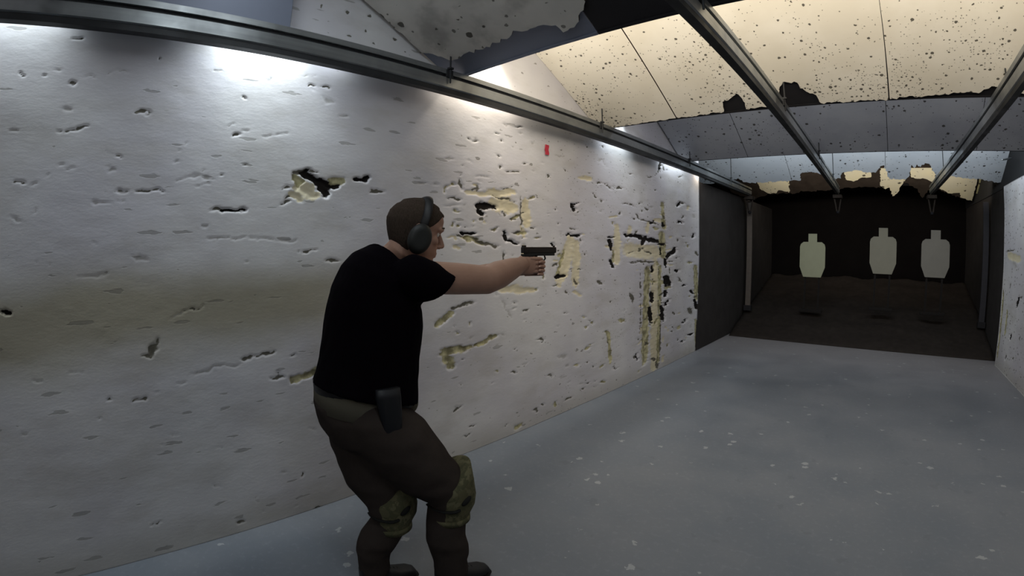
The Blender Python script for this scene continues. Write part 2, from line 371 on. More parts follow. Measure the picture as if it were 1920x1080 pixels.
('d', 5.803, 0.68, 5.913, 0.633, 0.0357, 0.014), ('d', 3.806, 0.815, 3.843, 0.796, 0.0139, 0.0077), ('d', 4.399, 0.745, 4.446, 0.717, 0.0229, 0.0113),
('d', 2.742, 0.516, 2.792, 0.515, 0.0157, 0.0109), ('d', 3.008, 0.136, 3.079, 0.127, 0.0178, 0.012), ('d', 2.276, 0.202, 2.341, 0.192, 0.0134, 0.0105),
('d', 2.127, 0.363, 2.209, 0.375, 0.0125, 0.0099), ('f', 2.564, 0.758, 2.61, 0.759, 0.0145, 0.0102), ('d', 2.221, 0.133, 2.285, 0.148, 0.0131, 0.0105),
('o', 2.792, 0.055, 2.844, 0.059, 0.0329, 0.0234), ('d', 4.317, 0.248, 4.386, 0.222, 0.0227, 0.0117), ('d', 3.813, 0.19, 3.889, 0.195, 0.0191, 0.0109),
('d', 3.465, 0.117, 3.566, 0.112, 0.0213, 0.0131), ('f', 2.18, 1.726, 2.192, 1.678, 0.0065, 0.0049), ('c', 2.157, 1.513, 2.215, 1.486, 0.0176, 0.0132),
('c', 2.264, 1.881, 2.349, 1.869, 0.0171, 0.0126), ('o', 2.939, 1.883, 3.021, 1.902, 0.0142, 0.0092), ('c', 2.224, 1.566, 2.32, 1.566, 0.011, 0.0081),
('d', 2.875, 1.768, 2.901, 1.766, 0.0167, 0.0109), ('f', 2.246, 1.923, 2.27, 1.917, 0.0114, 0.0085), ('c', 2.349, 1.933, 2.371, 1.939, 0.0118, 0.0087),
('c', 2.089, 1.891, 2.168, 1.928, 0.0105, 0.008), ('d', 2.214, 1.954, 2.229, 1.888, 0.0188, 0.0142), ('f', 2.239, 1.93, 2.241, 1.88, 0.0076, 0.0057),
('o', 2.142, 1.923, 2.173, 1.914, 0.0121, 0.0092), ('f', 2.243, 1.785, 2.273, 1.795, 0.0095, 0.007), ('f', 2.334, 1.591, 2.342, 1.594, 0.0083, 0.006),
('o', 2.797, 1.609, 2.872, 1.598, 0.0166, 0.0109), ('o', 2.193, 1.643, 2.212, 1.647, 0.0126, 0.0094), ('d', 2.723, 1.956, 2.774, 1.967, 0.0098, 0.0066),
('d', 2.376, 1.953, 2.374, 1.88, 0.0169, 0.0123), ('o', 2.144, 1.661, 2.15, 1.64, 0.0105, 0.0079), ('f', 2.326, 1.64, 2.369, 1.641, 0.0095, 0.0069),
('f', 2.897, 1.935, 2.915, 1.933, 0.0149, 0.0097), ('c', 2.101, 1.562, 2.173, 1.564, 0.01, 0.0076), ('d', 2.735, 1.612, 2.846, 1.617, 0.0162, 0.0107),
('o', 2.167, 1.755, 2.221, 1.749, 0.0104, 0.0078), ('d', 2.261, 1.659, 2.292, 1.638, 0.0094, 0.0069), ('o', 2.516, 1.632, 2.583, 1.631, 0.0078, 0.0054),
('o', 2.343, 1.684, 2.352, 1.686, 0.0114, 0.0083), ('o', 2.87, 1.596, 2.917, 1.599, 0.0152, 0.0099), ('c', 2.35, 1.878, 2.45, 1.871, 0.0208, 0.0151),
('c', 2.448, 1.681, 2.46, 1.68, 0.0124, 0.0088), ('o', 2.737, 1.71, 2.847, 1.747, 0.0137, 0.0091), ('f', 2.597, 1.758, 2.625, 1.724, 0.0125, 0.0086),
('d', 2.394, 1.697, 2.455, 1.698, 0.008, 0.0057), ('o', 2.101, 1.91, 2.088, 1.873, 0.0127, 0.0098), ('o', 3.018, 1.57, 3.079, 1.578, 0.0115, 0.0072),
('c', 2.647, 1.17, 2.734, 1.187, 0.0229, 0.0155), ('c', 3.708, 1.616, 3.737, 1.606, 0.0117, 0.0065), ('d', 2.642, 1.461, 2.655, 1.401, 0.0123, 0.0084),
('f', 2.884, 1.142, 2.989, 1.174, 0.0198, 0.0128), ('o', 3.356, 1.442, 3.349, 1.424, 0.0173, 0.0103), ('d', 3.426, 1.114, 3.484, 1.081, 0.0217, 0.0127),
('o', 3.133, 1.277, 3.126, 1.242, 0.0165, 0.0102), ('o', 2.745, 1.259, 2.804, 1.274, 0.0122, 0.0081), ('d', 2.572, 1.17, 2.585, 1.129, 0.0122, 0.0085),
('d', 2.863, 1.567, 2.873, 1.568, 0.0165, 0.0108), ('c', 3.566, 1.097, 3.686, 1.047, 0.0257, 0.0145), ('c', 2.857, 1.646, 2.88, 1.581, 0.0241, 0.0158),
('c', 2.909, 1.467, 2.921, 1.411, 0.0139, 0.009), ('o', 3.045, 1.175, 3.038, 1.137, 0.0147, 0.0093), ('d', 2.649, 1.6, 2.666, 1.592, 0.0151, 0.0103),
('f', 2.825, 1.561, 2.826, 1.512, 0.0114, 0.0075), ('f', 2.439, 1.331, 2.479, 1.37, 0.0103, 0.0073), ('c', 2.601, 1.183, 2.685, 1.157, 0.0136, 0.0093),
('o', 2.4, 1.525, 2.446, 1.529, 0.0107, 0.0077), ('f', 3.364, 1.639, 3.387, 1.578, 0.0176, 0.0104), ('c', 2.884, 1.511, 2.867, 1.443, 0.0167, 0.0109),
('c', 2.432, 1.229, 2.421, 1.219, 0.0114, 0.0081), ('f', 2.754, 1.439, 2.755, 1.427, 0.0096, 0.0065), ('c', 3.591, 1.485, 3.643, 1.481, 0.0154, 0.0087),
('f', 3.296, 1.21, 3.316, 1.153, 0.0181, 0.0109), ('d', 3.585, 1.216, 3.613, 1.155, 0.0194, 0.011), ('d', 3.498, 1.311, 3.545, 1.292, 0.0162, 0.0093),
('c', 3.608, 1.197, 3.594, 1.132, 0.0156, 0.0089), ('d', 3.618, 1.608, 3.685, 1.612, 0.0221, 0.0124), ('d', 3.25, 1.338, 3.327, 1.345, 0.0202, 0.0122),
('c', 3.284, 1.386, 3.328, 1.388, 0.0153, 0.0091), ('c', 3.382, 1.411, 3.379, 1.381, 0.0127, 0.0075), ('c', 3.327, 1.18, 3.36, 1.161, 0.0209, 0.0125),
('d', 3.254, 1.168, 3.337, 1.191, 0.0145, 0.0087), ('c', 3.555, 1.54, 3.552, 1.534, 0.0216, 0.0124), ('k', 3.289, 1.236, 3.409, 1.242, 0.0186, 0.0111),
('d', 3.329, 1.475, 3.327, 1.462, 0.0202, 0.012), ('c', 3.38, 1.348, 3.421, 1.32, 0.0161, 0.0095), ('k', 3.255, 1.516, 3.263, 1.497, 0.0157, 0.0095),
('c', 4.612, 1.719, 4.598, 1.633, 0.0501, 0.0236), ('d', 4.964, 1.465, 5.192, 1.428, 0.0365, 0.0159), ('d', 4.802, 1.458, 4.977, 1.493, 0.0359, 0.0161),
('d', 5.632, 1.331, 5.817, 1.322, 0.0298, 0.0117), ('c', 5.683, 1.632, 5.746, 1.632, 0.0383, 0.0151), ('c', 4.129, 1.508, 4.299, 1.486, 0.0345, 0.0174),
('c', 5.263, 1.823, 5.509, 1.819, 0.0548, 0.0228), ('k', 5.449, 1.494, 5.461, 1.419, 0.0327, 0.0134), ('c', 5.621, 1.462, 5.71, 1.484, 0.0327, 0.013),
('c', 5.068, 1.772, 5.03, 1.675, 0.0399, 0.0175), ('d', 5.633, 1.84, 5.614, 1.802, 0.0218, 0.0087), ('o', 5.5, 1.769, 5.562, 1.762, 0.0432, 0.0175),
('c', 5.266, 1.385, 5.304, 1.273, 0.0447, 0.0188), ('o', 4.578, 1.581, 4.575, 1.572, 0.0255, 0.0121), ('f', 5.177, 1.291, 5.389, 1.313, 0.0518, 0.0219),
('c', 4.194, 1.79, 4.334, 1.824, 0.0208, 0.0105), ('f', 4.152, 1.558, 4.186, 1.517, 0.0183, 0.0093), ('k', 5.151, 1.775, 5.245, 1.814, 0.0207, 0.0088),
('o', 4.262, 1.75, 4.258, 1.724, 0.017, 0.0085), ('d', 4.816, 1.515, 4.836, 1.474, 0.0213, 0.0097), ('c', 4.343, 1.622, 4.418, 1.545, 0.0242, 0.0119),
('d', 4.803, 1.691, 4.712, 1.628, 0.0288, 0.0132), ('k', 5.022, 1.617, 4.911, 1.531, 0.0462, 0.0205), ('c', 5.631, 1.282, 5.818, 1.274, 0.0247, 0.0097),
('c', 5.018, 1.724, 5.023, 1.681, 0.032, 0.0141), ('o', 5.219, 1.725, 5.338, 1.721, 0.0374, 0.0158), ('o', 5.324, 1.332, 5.343, 1.298, 0.0215, 0.009),
('c', 4.887, 1.544, 4.955, 1.572, 0.0263, 0.0117), ('d', 4.682, 1.808, 4.748, 1.798, 0.0319, 0.0148), ('k', 5.483, 1.792, 5.522, 1.761, 0.0428, 0.0174),
('d', 4.582, 1.433, 4.729, 1.461, 0.0173, 0.0081), ('k', 4.162, 1.591, 4.285, 1.603, 0.0174, 0.0088), ('c', 5.412, 1.895, 5.495, 1.892, 0.0289, 0.0119),
('k', 5.375, 1.538, 5.553, 1.545, 0.0316, 0.0129), ('c', 5.574, 0.15, 5.559, 0.083, 0.0398, 0.0169), ('o', 5.549, 1.118, 5.547, 1.069, 0.0401, 0.0163),
('d', 5.218, 1.134, 5.256, 1.093, 0.0191, 0.0081), ('c', 4.996, 0.414, 5.051, 0.41, 0.0295, 0.0134), ('k', 4.832, 0.298, 4.87, 0.217, 0.0245, 0.0116),
('c', 4.79, 1.26, 4.785, 1.251, 0.0282, 0.0129), ('o', 5.363, 0.641, 5.272, 0.577, 0.0287, 0.0123), ('d', 4.747, 1.332, 4.747, 1.318, 0.0211, 0.0097),
('o', 5.463, 1.098, 5.492, 1.064, 0.0338, 0.0139), ('k', 5.534, 1.362, 5.606, 1.28, 0.0216, 0.0087), ('o', 5.579, 1.012, 5.732, 1.008, 0.0459, 0.0184),
('c', 4.941, 0.593, 4.936, 0.535, 0.0282, 0.0129), ('c', 5.042, 0.583, 5.053, 0.568, 0.0296, 0.0133), ('d', 5.373, 1.249, 5.396, 1.215, 0.0212, 0.0088),
('c', 4.866, 0.848, 4.97, 0.833, 0.0291, 0.0132), ('d', 4.938, 0.667, 4.906, 0.636, 0.0287, 0.0131), ('c', 5.338, 0.488, 5.362, 0.453, 0.0334, 0.0143),
('d', 5.115, 1.006, 5.094, 0.995, 0.0288, 0.0126), ('d', 5.427, 0.545, 5.474, 0.549, 0.0361, 0.0152), ('d', 5.137, 0.622, 5.173, 0.576, 0.0183, 0.0081),
('o', 5.707, 0.282, 5.693, 0.239, 0.0226, 0.0093), ('o', 4.998, 0.924, 4.974, 0.849, 0.0174, 0.0078), ('d', 5.379, 0.861, 5.378, 0.843, 0.0256, 0.0107),
('d', 5.236, 1.096, 5.202, 1.057, 0.024, 0.0103), ('d', 5.185, 0.189, 5.399, 0.138, 0.0347, 0.0154), ('o', 5.026, 1.211, 5.196, 1.208, 0.0246, 0.0107),
('k', 5.582, 1.14, 5.711, 1.045, 0.0751, 0.03), ('d', 5.818, 0.44, 5.821, 0.419, 0.0473, 0.0189), ('d', 5.579, 0.845, 5.567, 0.764, 0.0271, 0.0111),
('o', 5.004, 1.357, 4.994, 1.337, 0.0283, 0.0125), ('d', 4.874, 0.47, 4.891, 0.451, 0.033, 0.0153), ('c', 5.553, 0.404, 5.541, 0.331, 0.025, 0.0104),
('k', 5.682, 0.855, 5.611, 0.796, 0.0299, 0.012), ('d', 5.542, 0.953, 5.411, 0.915, 0.0297, 0.0122), ('o', 5.121, 1.106, 5.289, 1.099, 0.029, 0.0124),
('d', 5.04, 0.672, 5.058, 0.658, 0.0374, 0.0167), ('d', 4.685, 0.922, 4.726, 0.873, 0.0214, 0.01), ('d', 5.448, 0.825, 5.525, 0.825, 0.0285, 0.0118),
('d', 5.293, 0.148, 5.359, 0.134, 0.0353, 0.0155), ('c', 5.472, 0.682, 5.403, 0.634, 0.0357, 0.015), ('c', 5.208, 0.529, 5.227, 0.476, 0.0357, 0.0156),
('d', 4.96, 1.309, 4.949, 1.293, 0.0236, 0.0105), ('c', 4.95, 0.438, 4.889, 0.418, 0.0242, 0.0112), ('c', 5.607, 0.526, 5.709, 0.447, 0.0301, 0.0123),
('f', 6.498, 0.429, 6.543, 0.424, 0.0558, 0.0202), ('k', 6.216, 0.488, 6.24, 0.487, 0.0405, 0.0152), ('k', 6.529, 1.684, 6.501, 1.646, 0.0457, 0.0161),
('f', 6.667, 1.8, 6.7, 1.747, 0.0362, 0.0124), ('k', 6.165, 1.0, 6.253, 0.994, 0.041, 0.0151), ('k', 6.186, 0.241, 6.236, 0.229, 0.0327, 0.0125),
('k', 5.904, 1.355, 5.933, 1.38, 0.0261, 0.01), ('d', 6.035, 0.272, 6.083, 0.294, 0.0505, 0.0196), ('k', 6.269, 0.53, 6.317, 0.505, 0.0335, 0.0125),
('d', 5.927, 1.625, 5.957, 1.568, 0.0321, 0.0122), ('f', 6.478, 0.423, 6.534, 0.374, 0.0531, 0.0192), ('o', 6.117, 1.65, 6.141, 1.651, 0.0239, 0.0089),
('c', 6.333, 0.267, 6.332, 0.258, 0.0374, 0.014), ('f', 6.569, 2.015, 6.549, 1.993, 0.0351, 0.0123), ('d', 6.092, 2.09, 6.148, 2.11, 0.0424, 0.0158),
('c', 6.335, 2.075, 6.297, 2.024, 0.0377, 0.0137), ('o', 6.027, 0.445, 6.092, 0.439, 0.0479, 0.0185), ('o', 6.333, 1.304, 6.439, 1.295, 0.0547, 0.0196),
('c', 6.052, 0.635, 6.074, 0.633, 0.0381, 0.0146), ('d', 6.596, 0.815, 6.712, 0.796, 0.0588, 0.0205), ('d', 5.903, 1.821, 5.967, 1.827, 0.0264, 0.0101),
('k', 5.854, 1.506, 5.847, 1.457, 0.039, 0.0151), ('f', 6.687, 0.33, 6.732, 0.327, 0.0424, 0.015), ('k', 5.89, 1.205, 5.969, 1.2, 0.0403, 0.0154),
('o', 6.428, 0.836, 6.412, 0.821, 0.0462, 0.0166), ('k', 6.466, 0.909, 6.58, 0.854, 0.0542, 0.0192), ('f', 6.746, 0.65, 6.714, 0.59, 0.0363, 0.0126),
('k', 5.978, 1.837, 6.102, 1.839, 0.0316, 0.0119), ('k', 6.466, 0.295, 6.618, 0.282, 0.0501, 0.0182), ('k', 6.041, 2.107, 5.954, 2.046, 0.0382, 0.0145),
('o', 6.268, 1.573, 6.322, 1.512, 0.0351, 0.0127), ('d', 6.619, 0.811, 6.623, 0.795, 0.0506, 0.0177), ('f', 6.531, 1.967, 6.556, 1.929, 0.0579, 0.0203),
('o', 6.009, 1.076, 6.072, 1.06, 0.0277, 0.0105), ('d', 4.902, 1.918, 4.895, 1.905, 0.0222, 0.01), ('f', 4.877, 1.983, 4.938, 2.008, 0.0236, 0.0107),
('d', 5.231, 2.169, 5.295, 2.186, 0.0285, 0.0122), ('f', 5.065, 1.961, 5.184, 1.98, 0.039, 0.0169), ('f', 4.235, 2.115, 4.306, 2.122, 0.0239, 0.0121),
('f', 3.571, 1.79, 3.638, 1.781, 0.0117, 0.0067), ('f', 5.095, 1.817, 5.156, 1.833, 0.0185, 0.008), ('d', 6.076, 1.895, 6.157, 1.93, 0.0369, 0.0138),
('d', 3.176, 2.089, 3.212, 2.089, 0.0128, 0.0079), ('d', 3.329, 1.693, 3.35, 1.695, 0.0124, 0.0074), ('f', 4.191, 2.01, 4.205, 2.01, 0.0285, 0.0146),
('d', 3.281, 1.82, 3.318, 1.822, 0.0148, 0.0089), ('d', 3.805, 2.191, 3.845, 2.194, 0.0121, 0.0067), ('d', 5.536, 2.579, 5.634, 2.602, 0.0252, 0.0104),
('d', 5.87, 2.584, 5.863, 2.567, 0.0402, 0.0159), ('d', 3.193, 1.784, 3.209, 1.768, 0.0099, 0.0061), ('d', 4.616, 2.284, 4.667, 2.294, 0.0179, 0.0085),
('d', 4.415, 1.876, 4.385, 1.838, 0.0162, 0.0079), ('d', 3.425, 2.192, 3.445, 2.158, 0.0154, 0.0092), ('d', 2.965, 1.651, 3.022, 1.652, 0.0129, 0.0082),
('d', 4.86, 2.006, 4.826, 1.966, 0.0248, 0.0113), ('f', 4.006, 1.833, 4.054, 1.858, 0.0217, 0.0114), ('d', 3.102, 2.189, 3.123, 2.19, 0.0186, 0.0119),
('d', 3.951, 2.108, 4.031, 2.122, 0.0255, 0.0136), ('d', 5.054, 2.298, 5.177, 2.32, 0.0249, 0.011), ('d', 4.098, 2.123, 4.171, 2.113, 0.0164, 0.0085),
('f', 3.998, 2.337, 4.066, 2.354, 0.0251, 0.0134), ('d', 5.959, 2.426, 6.105, 2.458, 0.0302, 0.0116), ('d', 4.023, 1.954, 4.06, 1.953, 0.0272, 0.0143),
('f', 3.687, 2.172, 3.692, 2.165, 0.0142, 0.008), ('d', 3.421, 0.923, 3.474, 0.91, 0.0153, 0.009), ('f', 2.868, 0.988, 2.864, 0.962, 0.0088, 0.0058),
('d', 3.131, 0.727, 3.152, 0.73, 0.0157, 0.0099), ('o', 2.184, 0.913, 2.192, 0.913, 0.0065, 0.0049), ('f', 2.181, 1.123, 2.198, 1.123, 0.0129, 0.0097),
('d', 3.111, 0.175, 3.164, 0.154, 0.0124, 0.0082), ('f', 2.891, 0.227, 2.911, 0.219, 0.0102, 0.007), ('f', 2.612, 0.852, 2.659, 0.827, 0.0115, 0.008),
('f', 4.027, -0.193, 4.088, -0.222, 0.0226, 0.0128), ('d', 2.203, 0.729, 2.236, 0.722, 0.0078, 0.0059), ('d', 3.783, 0.407, 3.841, 0.407, 0.0118, 0.0067),
('f', 3.694, 0.233, 3.755, 0.2, 0.02, 0.0117), ('d', 3.517, 0.28, 3.514, 0.249, 0.0147, 0.0089), ('f', 3.455, 0.458, 3.511, 0.43, 0.021, 0.0126),
('d', 2.198, 0.545, 2.22, 0.538, 0.0123, 0.0095), ('o', 2.294, 0.971, 2.304, 0.943, 0.0071, 0.0052), ('f', 3.359, 0.347, 3.422, 0.345, 0.0147, 0.009),
('d', 2.759, 1.08, 2.801, 1.057, 0.0138, 0.0092), ('d', 3.785, -0.067, 3.82, -0.068, 0.0232, 0.0137), ('o', 3.315, 0.13, 3.324, 0.1, 0.0183, 0.0117),
('o', 2.58, 0.57, 2.586, 0.569, 0.0122, 0.0087), ('d', 2.502, 0.489, 2.54, 0.489, 0.0084, 0.0062), ('d', 3.049, 1.033, 3.109, 1.011, 0.0098, 0.0062),
('f', 3.861, -0.228, 3.941, -0.269, 0.0173, 0.0102), ('d', 2.885, 0.921, 2.915, 0.911, 0.0134, 0.0088), ('d', 3.252, 0.395, 3.253, 0.37, 0.0146, 0.0092),
('f', 3.33, 0.816, 3.334, 0.799, 0.0192, 0.0116), ('f', 2.297, 0.864, 2.344, 0.864, 0.0124, 0.0092), ('d', 2.152, 0.961, 2.197, 0.951, 0.0069, 0.0052),
('o', 4.094, 0.153, 4.164, 0.137, 0.0262, 0.0142), ('o', 2.764, 1.028, 2.775, 1.031, 0.0083, 0.0055), ('d', 2.776, 0.697, 2.804, 0.695, 0.0098, 0.0067),
('o', 3.609, 0.422, 3.645, 0.411, 0.0237, 0.0138), ('d', 3.115, 0.711, 3.137, 0.704, 0.0121, 0.0077), ('d', 2.657, 0.104, 2.695, 0.099, 0.0085, 0.0062),
('f', 2.878, 0.566, 2.938, 0.56, 0.015, 0.0101), ('f', 2.397, 0.61, 2.399, 0.589, 0.0075, 0.0056), ('o', 3.855, 0.564, 3.87, 0.558, 0.0176, 0.0097),
('d', 3.732, 0.163, 3.77, 0.141, 0.0215, 0.0125), ('f', 3.93, 0.144, 4.007, 0.11, 0.0195, 0.0109), ('d', 2.628, 2.105, 2.614, 2.078, 0.0143, 0.01),
('d', 2.337, 2.247, 2.381, 2.255, 0.0085, 0.0064), ('d', 2.227, 2.055, 2.246, 2.06, 0.0124, 0.0094), ('d', 2.28, 2.261, 2.312, 2.25, 0.0089, 0.0067),
('d', 2.62, 2.303, 2.619, 2.282, 0.0143, 0.0102), ('f', 2.982, 2.119, 3.02, 2.121, 0.0157, 0.0102), ('f', 2.98, 2.336, 3.013, 2.345, 0.0175, 0.0115),
('d', 2.193, 1.987, 2.237, 1.999, 0.0082, 0.0062), ('f', 2.373, 1.972, 2.42, 1.975, 0.0111, 0.0081), ('f', 2.979, 2.155, 2.988, 2.159, 0.0172, 0.0112),
('f', 2.645, 2.418, 2.695, 2.439, 0.0092, 0.0065), ('d', 2.807, 2.44, 2.866, 2.447, 0.0101, 0.0069), ('d', 2.557, 2.348, 2.608, 2.35, 0.011, 0.0079),
('f', 2.355, 2.281, 2.355, 2.244, 0.0136, 0.0102), ('d', 2.882, 2.156, 2.913, 2.17, 0.0123, 0.0081), ('d', 2.571, 2.189, 2.618, 2.181, 0.0116, 0.0082),
('f', 2.751, 2.27, 2.774, 2.271, 0.0132, 0.009), ('f', 2.834, 2.393, 2.866, 2.401, 0.0147, 0.01), ('f', 4.382, 0.369, 4.429, 0.347, 0.0164, 0.0083),
('f', 4.135, 0.762, 4.161, 0.763, 0.0185, 0.0096), ('o', 4.144, 0.663, 4.169, 0.655, 0.0228, 0.0119), ('o', 4.91, 0.096, 4.909, 0.065, 0.0195, 0.0092),
('f', 4.492, 0.827, 4.553, 0.839, 0.0201, 0.0097), ('o', 3.878, 0.797, 3.865, 0.756, 0.0139, 0.0076), ('o', 3.742, 0.761, 3.792, 0.744, 0.0192, 0.0107),
('o', 4.07, 0.313, 4.088, 0.31, 0.0249, 0.0135), ('o', 3.771, 0.548, 3.839, 0.541, 0.019, 0.0106), ('d', 4.307, 0.272, 4.356, 0.262, 0.016, 0.0083),
('f', 4.053, 0.602, 4.127, 0.587, 0.0232, 0.0123), ('f', 4.847, 0.502, 4.859, 0.466, 0.0215, 0.01), ('f', 3.908, 0.582, 3.932, 0.573, 0.0156, 0.0085),
('d', 4.217, 0.949, 4.227, 0.937, 0.0277, 0.0141), ('f', 4.323, 0.297, 4.366, 0.289, 0.0296, 0.0153), ('f', 3.951, 0.927, 3.952, 0.894, 0.0178, 0.0095),
('f', 4.481, 0.653, 4.454, 0.62, 0.0251, 0.0124), ('f', 3.848, 0.526, 3.869, 0.527, 0.0148, 0.0082), ('o', 3.724, 0.857, 3.753, 0.846, 0.0172, 0.0096),
('f', 4.413, 0.477, 4.401, 0.461, 0.0262, 0.0132), ('d', 3.838, 0.493, 3.849, 0.491, 0.0227, 0.0126), ('o', 4.411, 0.749, 4.507, 0.719, 0.0308, 0.0151),
('d', 3.97, 0.185, 3.97, 0.176, 0.021, 0.0117), ('d', 3.929, 0.361, 3.935, 0.335, 0.0224, 0.0124), ('f', 0.534, 1.63, 0.558, 1.633, 0.0065, 0.0062),
('f', -0.261, 1.482, -0.254, 1.482, 0.0056, 0.0052), ('f', 0.839, 2.405, 0.863, 2.407, 0.0041, 0.0041), ('d', -0.28, 2.3, -0.258, 2.299, 0.004, 0.004),
('d', 0.09, 1.947, 0.117, 1.946, 0.0052, 0.005), ('f', -0.378, 1.686, -0.336, 1.677, 0.0103, 0.0094), ('f', -0.277, 1.701, -0.247, 1.711, 0.004, 0.004),
('f', -0.168, 1.907, -0.137, 1.914, 0.0064, 0.0061), ('f', 0.051, 1.982, 0.059, 1.983, 0.004, 0.004), ('f', 0.108, 1.783, 0.162, 1.78, 0.0055, 0.0052),
('f', 0.061, 1.902, 0.078, 1.901, 0.0054, 0.0052), ('d', 0.714, 2.285, 0.737, 2.287, 0.0066, 0.0064), ('d', -0.347, 1.825, -0.313, 1.821, 0.008, 0.0074),
('d', 0.266, 2.44, 0.27, 2.44, 0.0061, 0.0063), ('f', -0.163, 2.144, -0.116, 2.155, 0.0094, 0.0091), ('f', 0.056, 1.783, 0.069, 1.789, 0.004, 0.004),
('d', -0.378, 2.309, -0.341, 2.287, 0.0061, 0.006), ('f', 0.751, 1.456, 0.771, 1.447, 0.0059, 0.0055), ('d', 0.617, 1.878, 0.637, 1.876, 0.0042, 0.004),
('f', 0.018, 1.565, 0.043, 1.564, 0.0044, 0.0042), ('d', 0.342, 2.044, 0.346, 2.052, 0.004, 0.004), ('f', 0.43, 2.015, 0.456, 2.024, 0.0049, 0.0048),
('f', -0.225, 1.862, -0.201, 1.865, 0.005, 0.0047), ('f', -0.29, 1.808, -0.249, 1.823, 0.0058, 0.0054), ('d', 0.745, 1.923, 0.756, 1.925, 0.0066, 0.0062),
('f', -0.207, 1.482, -0.199, 1.47, 0.0065, 0.0061), ('f', 0.523, 1.885, 0.546, 1.898, 0.004, 0.004), ('f', 0.792, 2.464, 0.852, 2.463, 0.0072, 0.0072),
('d', -0.141, 2.263, -0.11, 2.285, 0.007, 0.007), ('f', 0.596, 1.548, 0.625, 1.562, 0.0064, 0.006), ('f', 0.685, 0.1, 0.709, 0.085, 0.0076, 0.008),
('f', -0.158, 0.901, -0.146, 0.899, 0.0062, 0.006), ('f', 0.662, 0.184, 0.679, 0.19, 0.0055, 0.0057), ('d', -0.008, 0.855, 0.025, 0.848, 0.0054, 0.0053),
('f', -0.426, 0.756, -0.398, 0.756, 0.0049, 0.0047), ('d', 1.134, 0.797, 1.176, 0.793, 0.0086, 0.0079), ('d', 1.017, 0.003, 1.041, -0.007, 0.0061, 0.0062),
('f', 0.021, 0.705, 0.024, 0.704, 0.005, 0.005), ('f', 0.463, 0.318, 0.49, 0.303, 0.0058, 0.0061), ('d', 0.881, 0.855, 0.903, 0.838, 0.0056, 0.0052),
('f', 0.23, 0.594, 0.254, 0.586, 0.0044, 0.0045), ('f', 1.052, 0.507, 1.087, 0.493, 0.0051, 0.0048), ('d', -0.065, 0.772, -0.058, 0.771, 0.0054, 0.0053),
('f', -0.155, 0.708, -0.135, 0.717, 0.006, 0.0059), ('f', 0.89, 0.047, 0.916, 0.052, 0.0047, 0.0049), ('f', 0.514, 0.521, 0.543, 0.513, 0.005, 0.0051),
('f', 1.247, 0.561, 1.272, 0.56, 0.0079, 0.0072), ('f', 0.672, 0.169, 0.694, 0.154, 0.0066, 0.0069), ('d', 1.808, 3.11, 1.839, 3.111, 0.0101, 0.0093),
('f', 1.41, 2.673, 1.427, 2.684, 0.0084, 0.0079), ('d', 1.864, 2.792, 1.862, 2.782, 0.0118, 0.0103), ('d', 1.495, 2.65, 1.508, 2.652, 0.0095, 0.0088),
('d', 2.085, 2.977, 2.104, 2.986, 0.0116, 0.0098), ('d', 1.142, 2.615, 1.156, 2.642, 0.0043, 0.0042), ('d', 1.156, 2.819, 1.187, 2.826, 0.0052, 0.0051),
('d', 2.083, 3.126, 2.123, 3.136, 0.0116, 0.01), ('d', 1.742, 2.773, 1.746, 2.744, 0.0059, 0.0052), ('d', 1.653, 2.689, 1.656, 2.671, 0.0082, 0.0074),
('f', 1.808, 2.78, 1.838, 2.782, 0.0098, 0.0086), ('d', 1.065, 2.718, 1.071, 2.721, 0.0069, 0.0069), ('f', 1.135, 2.647, 1.147, 2.656, 0.0059, 0.0057),
('d', 1.164, 2.742, 1.189, 2.749, 0.0048, 0.0047), ('d', 1.277, 2.655, 1.282, 2.65, 0.0054, 0.0051), ('d', 1.524, 2.647, 1.52, 2.64, 0.0089, 0.0082)]
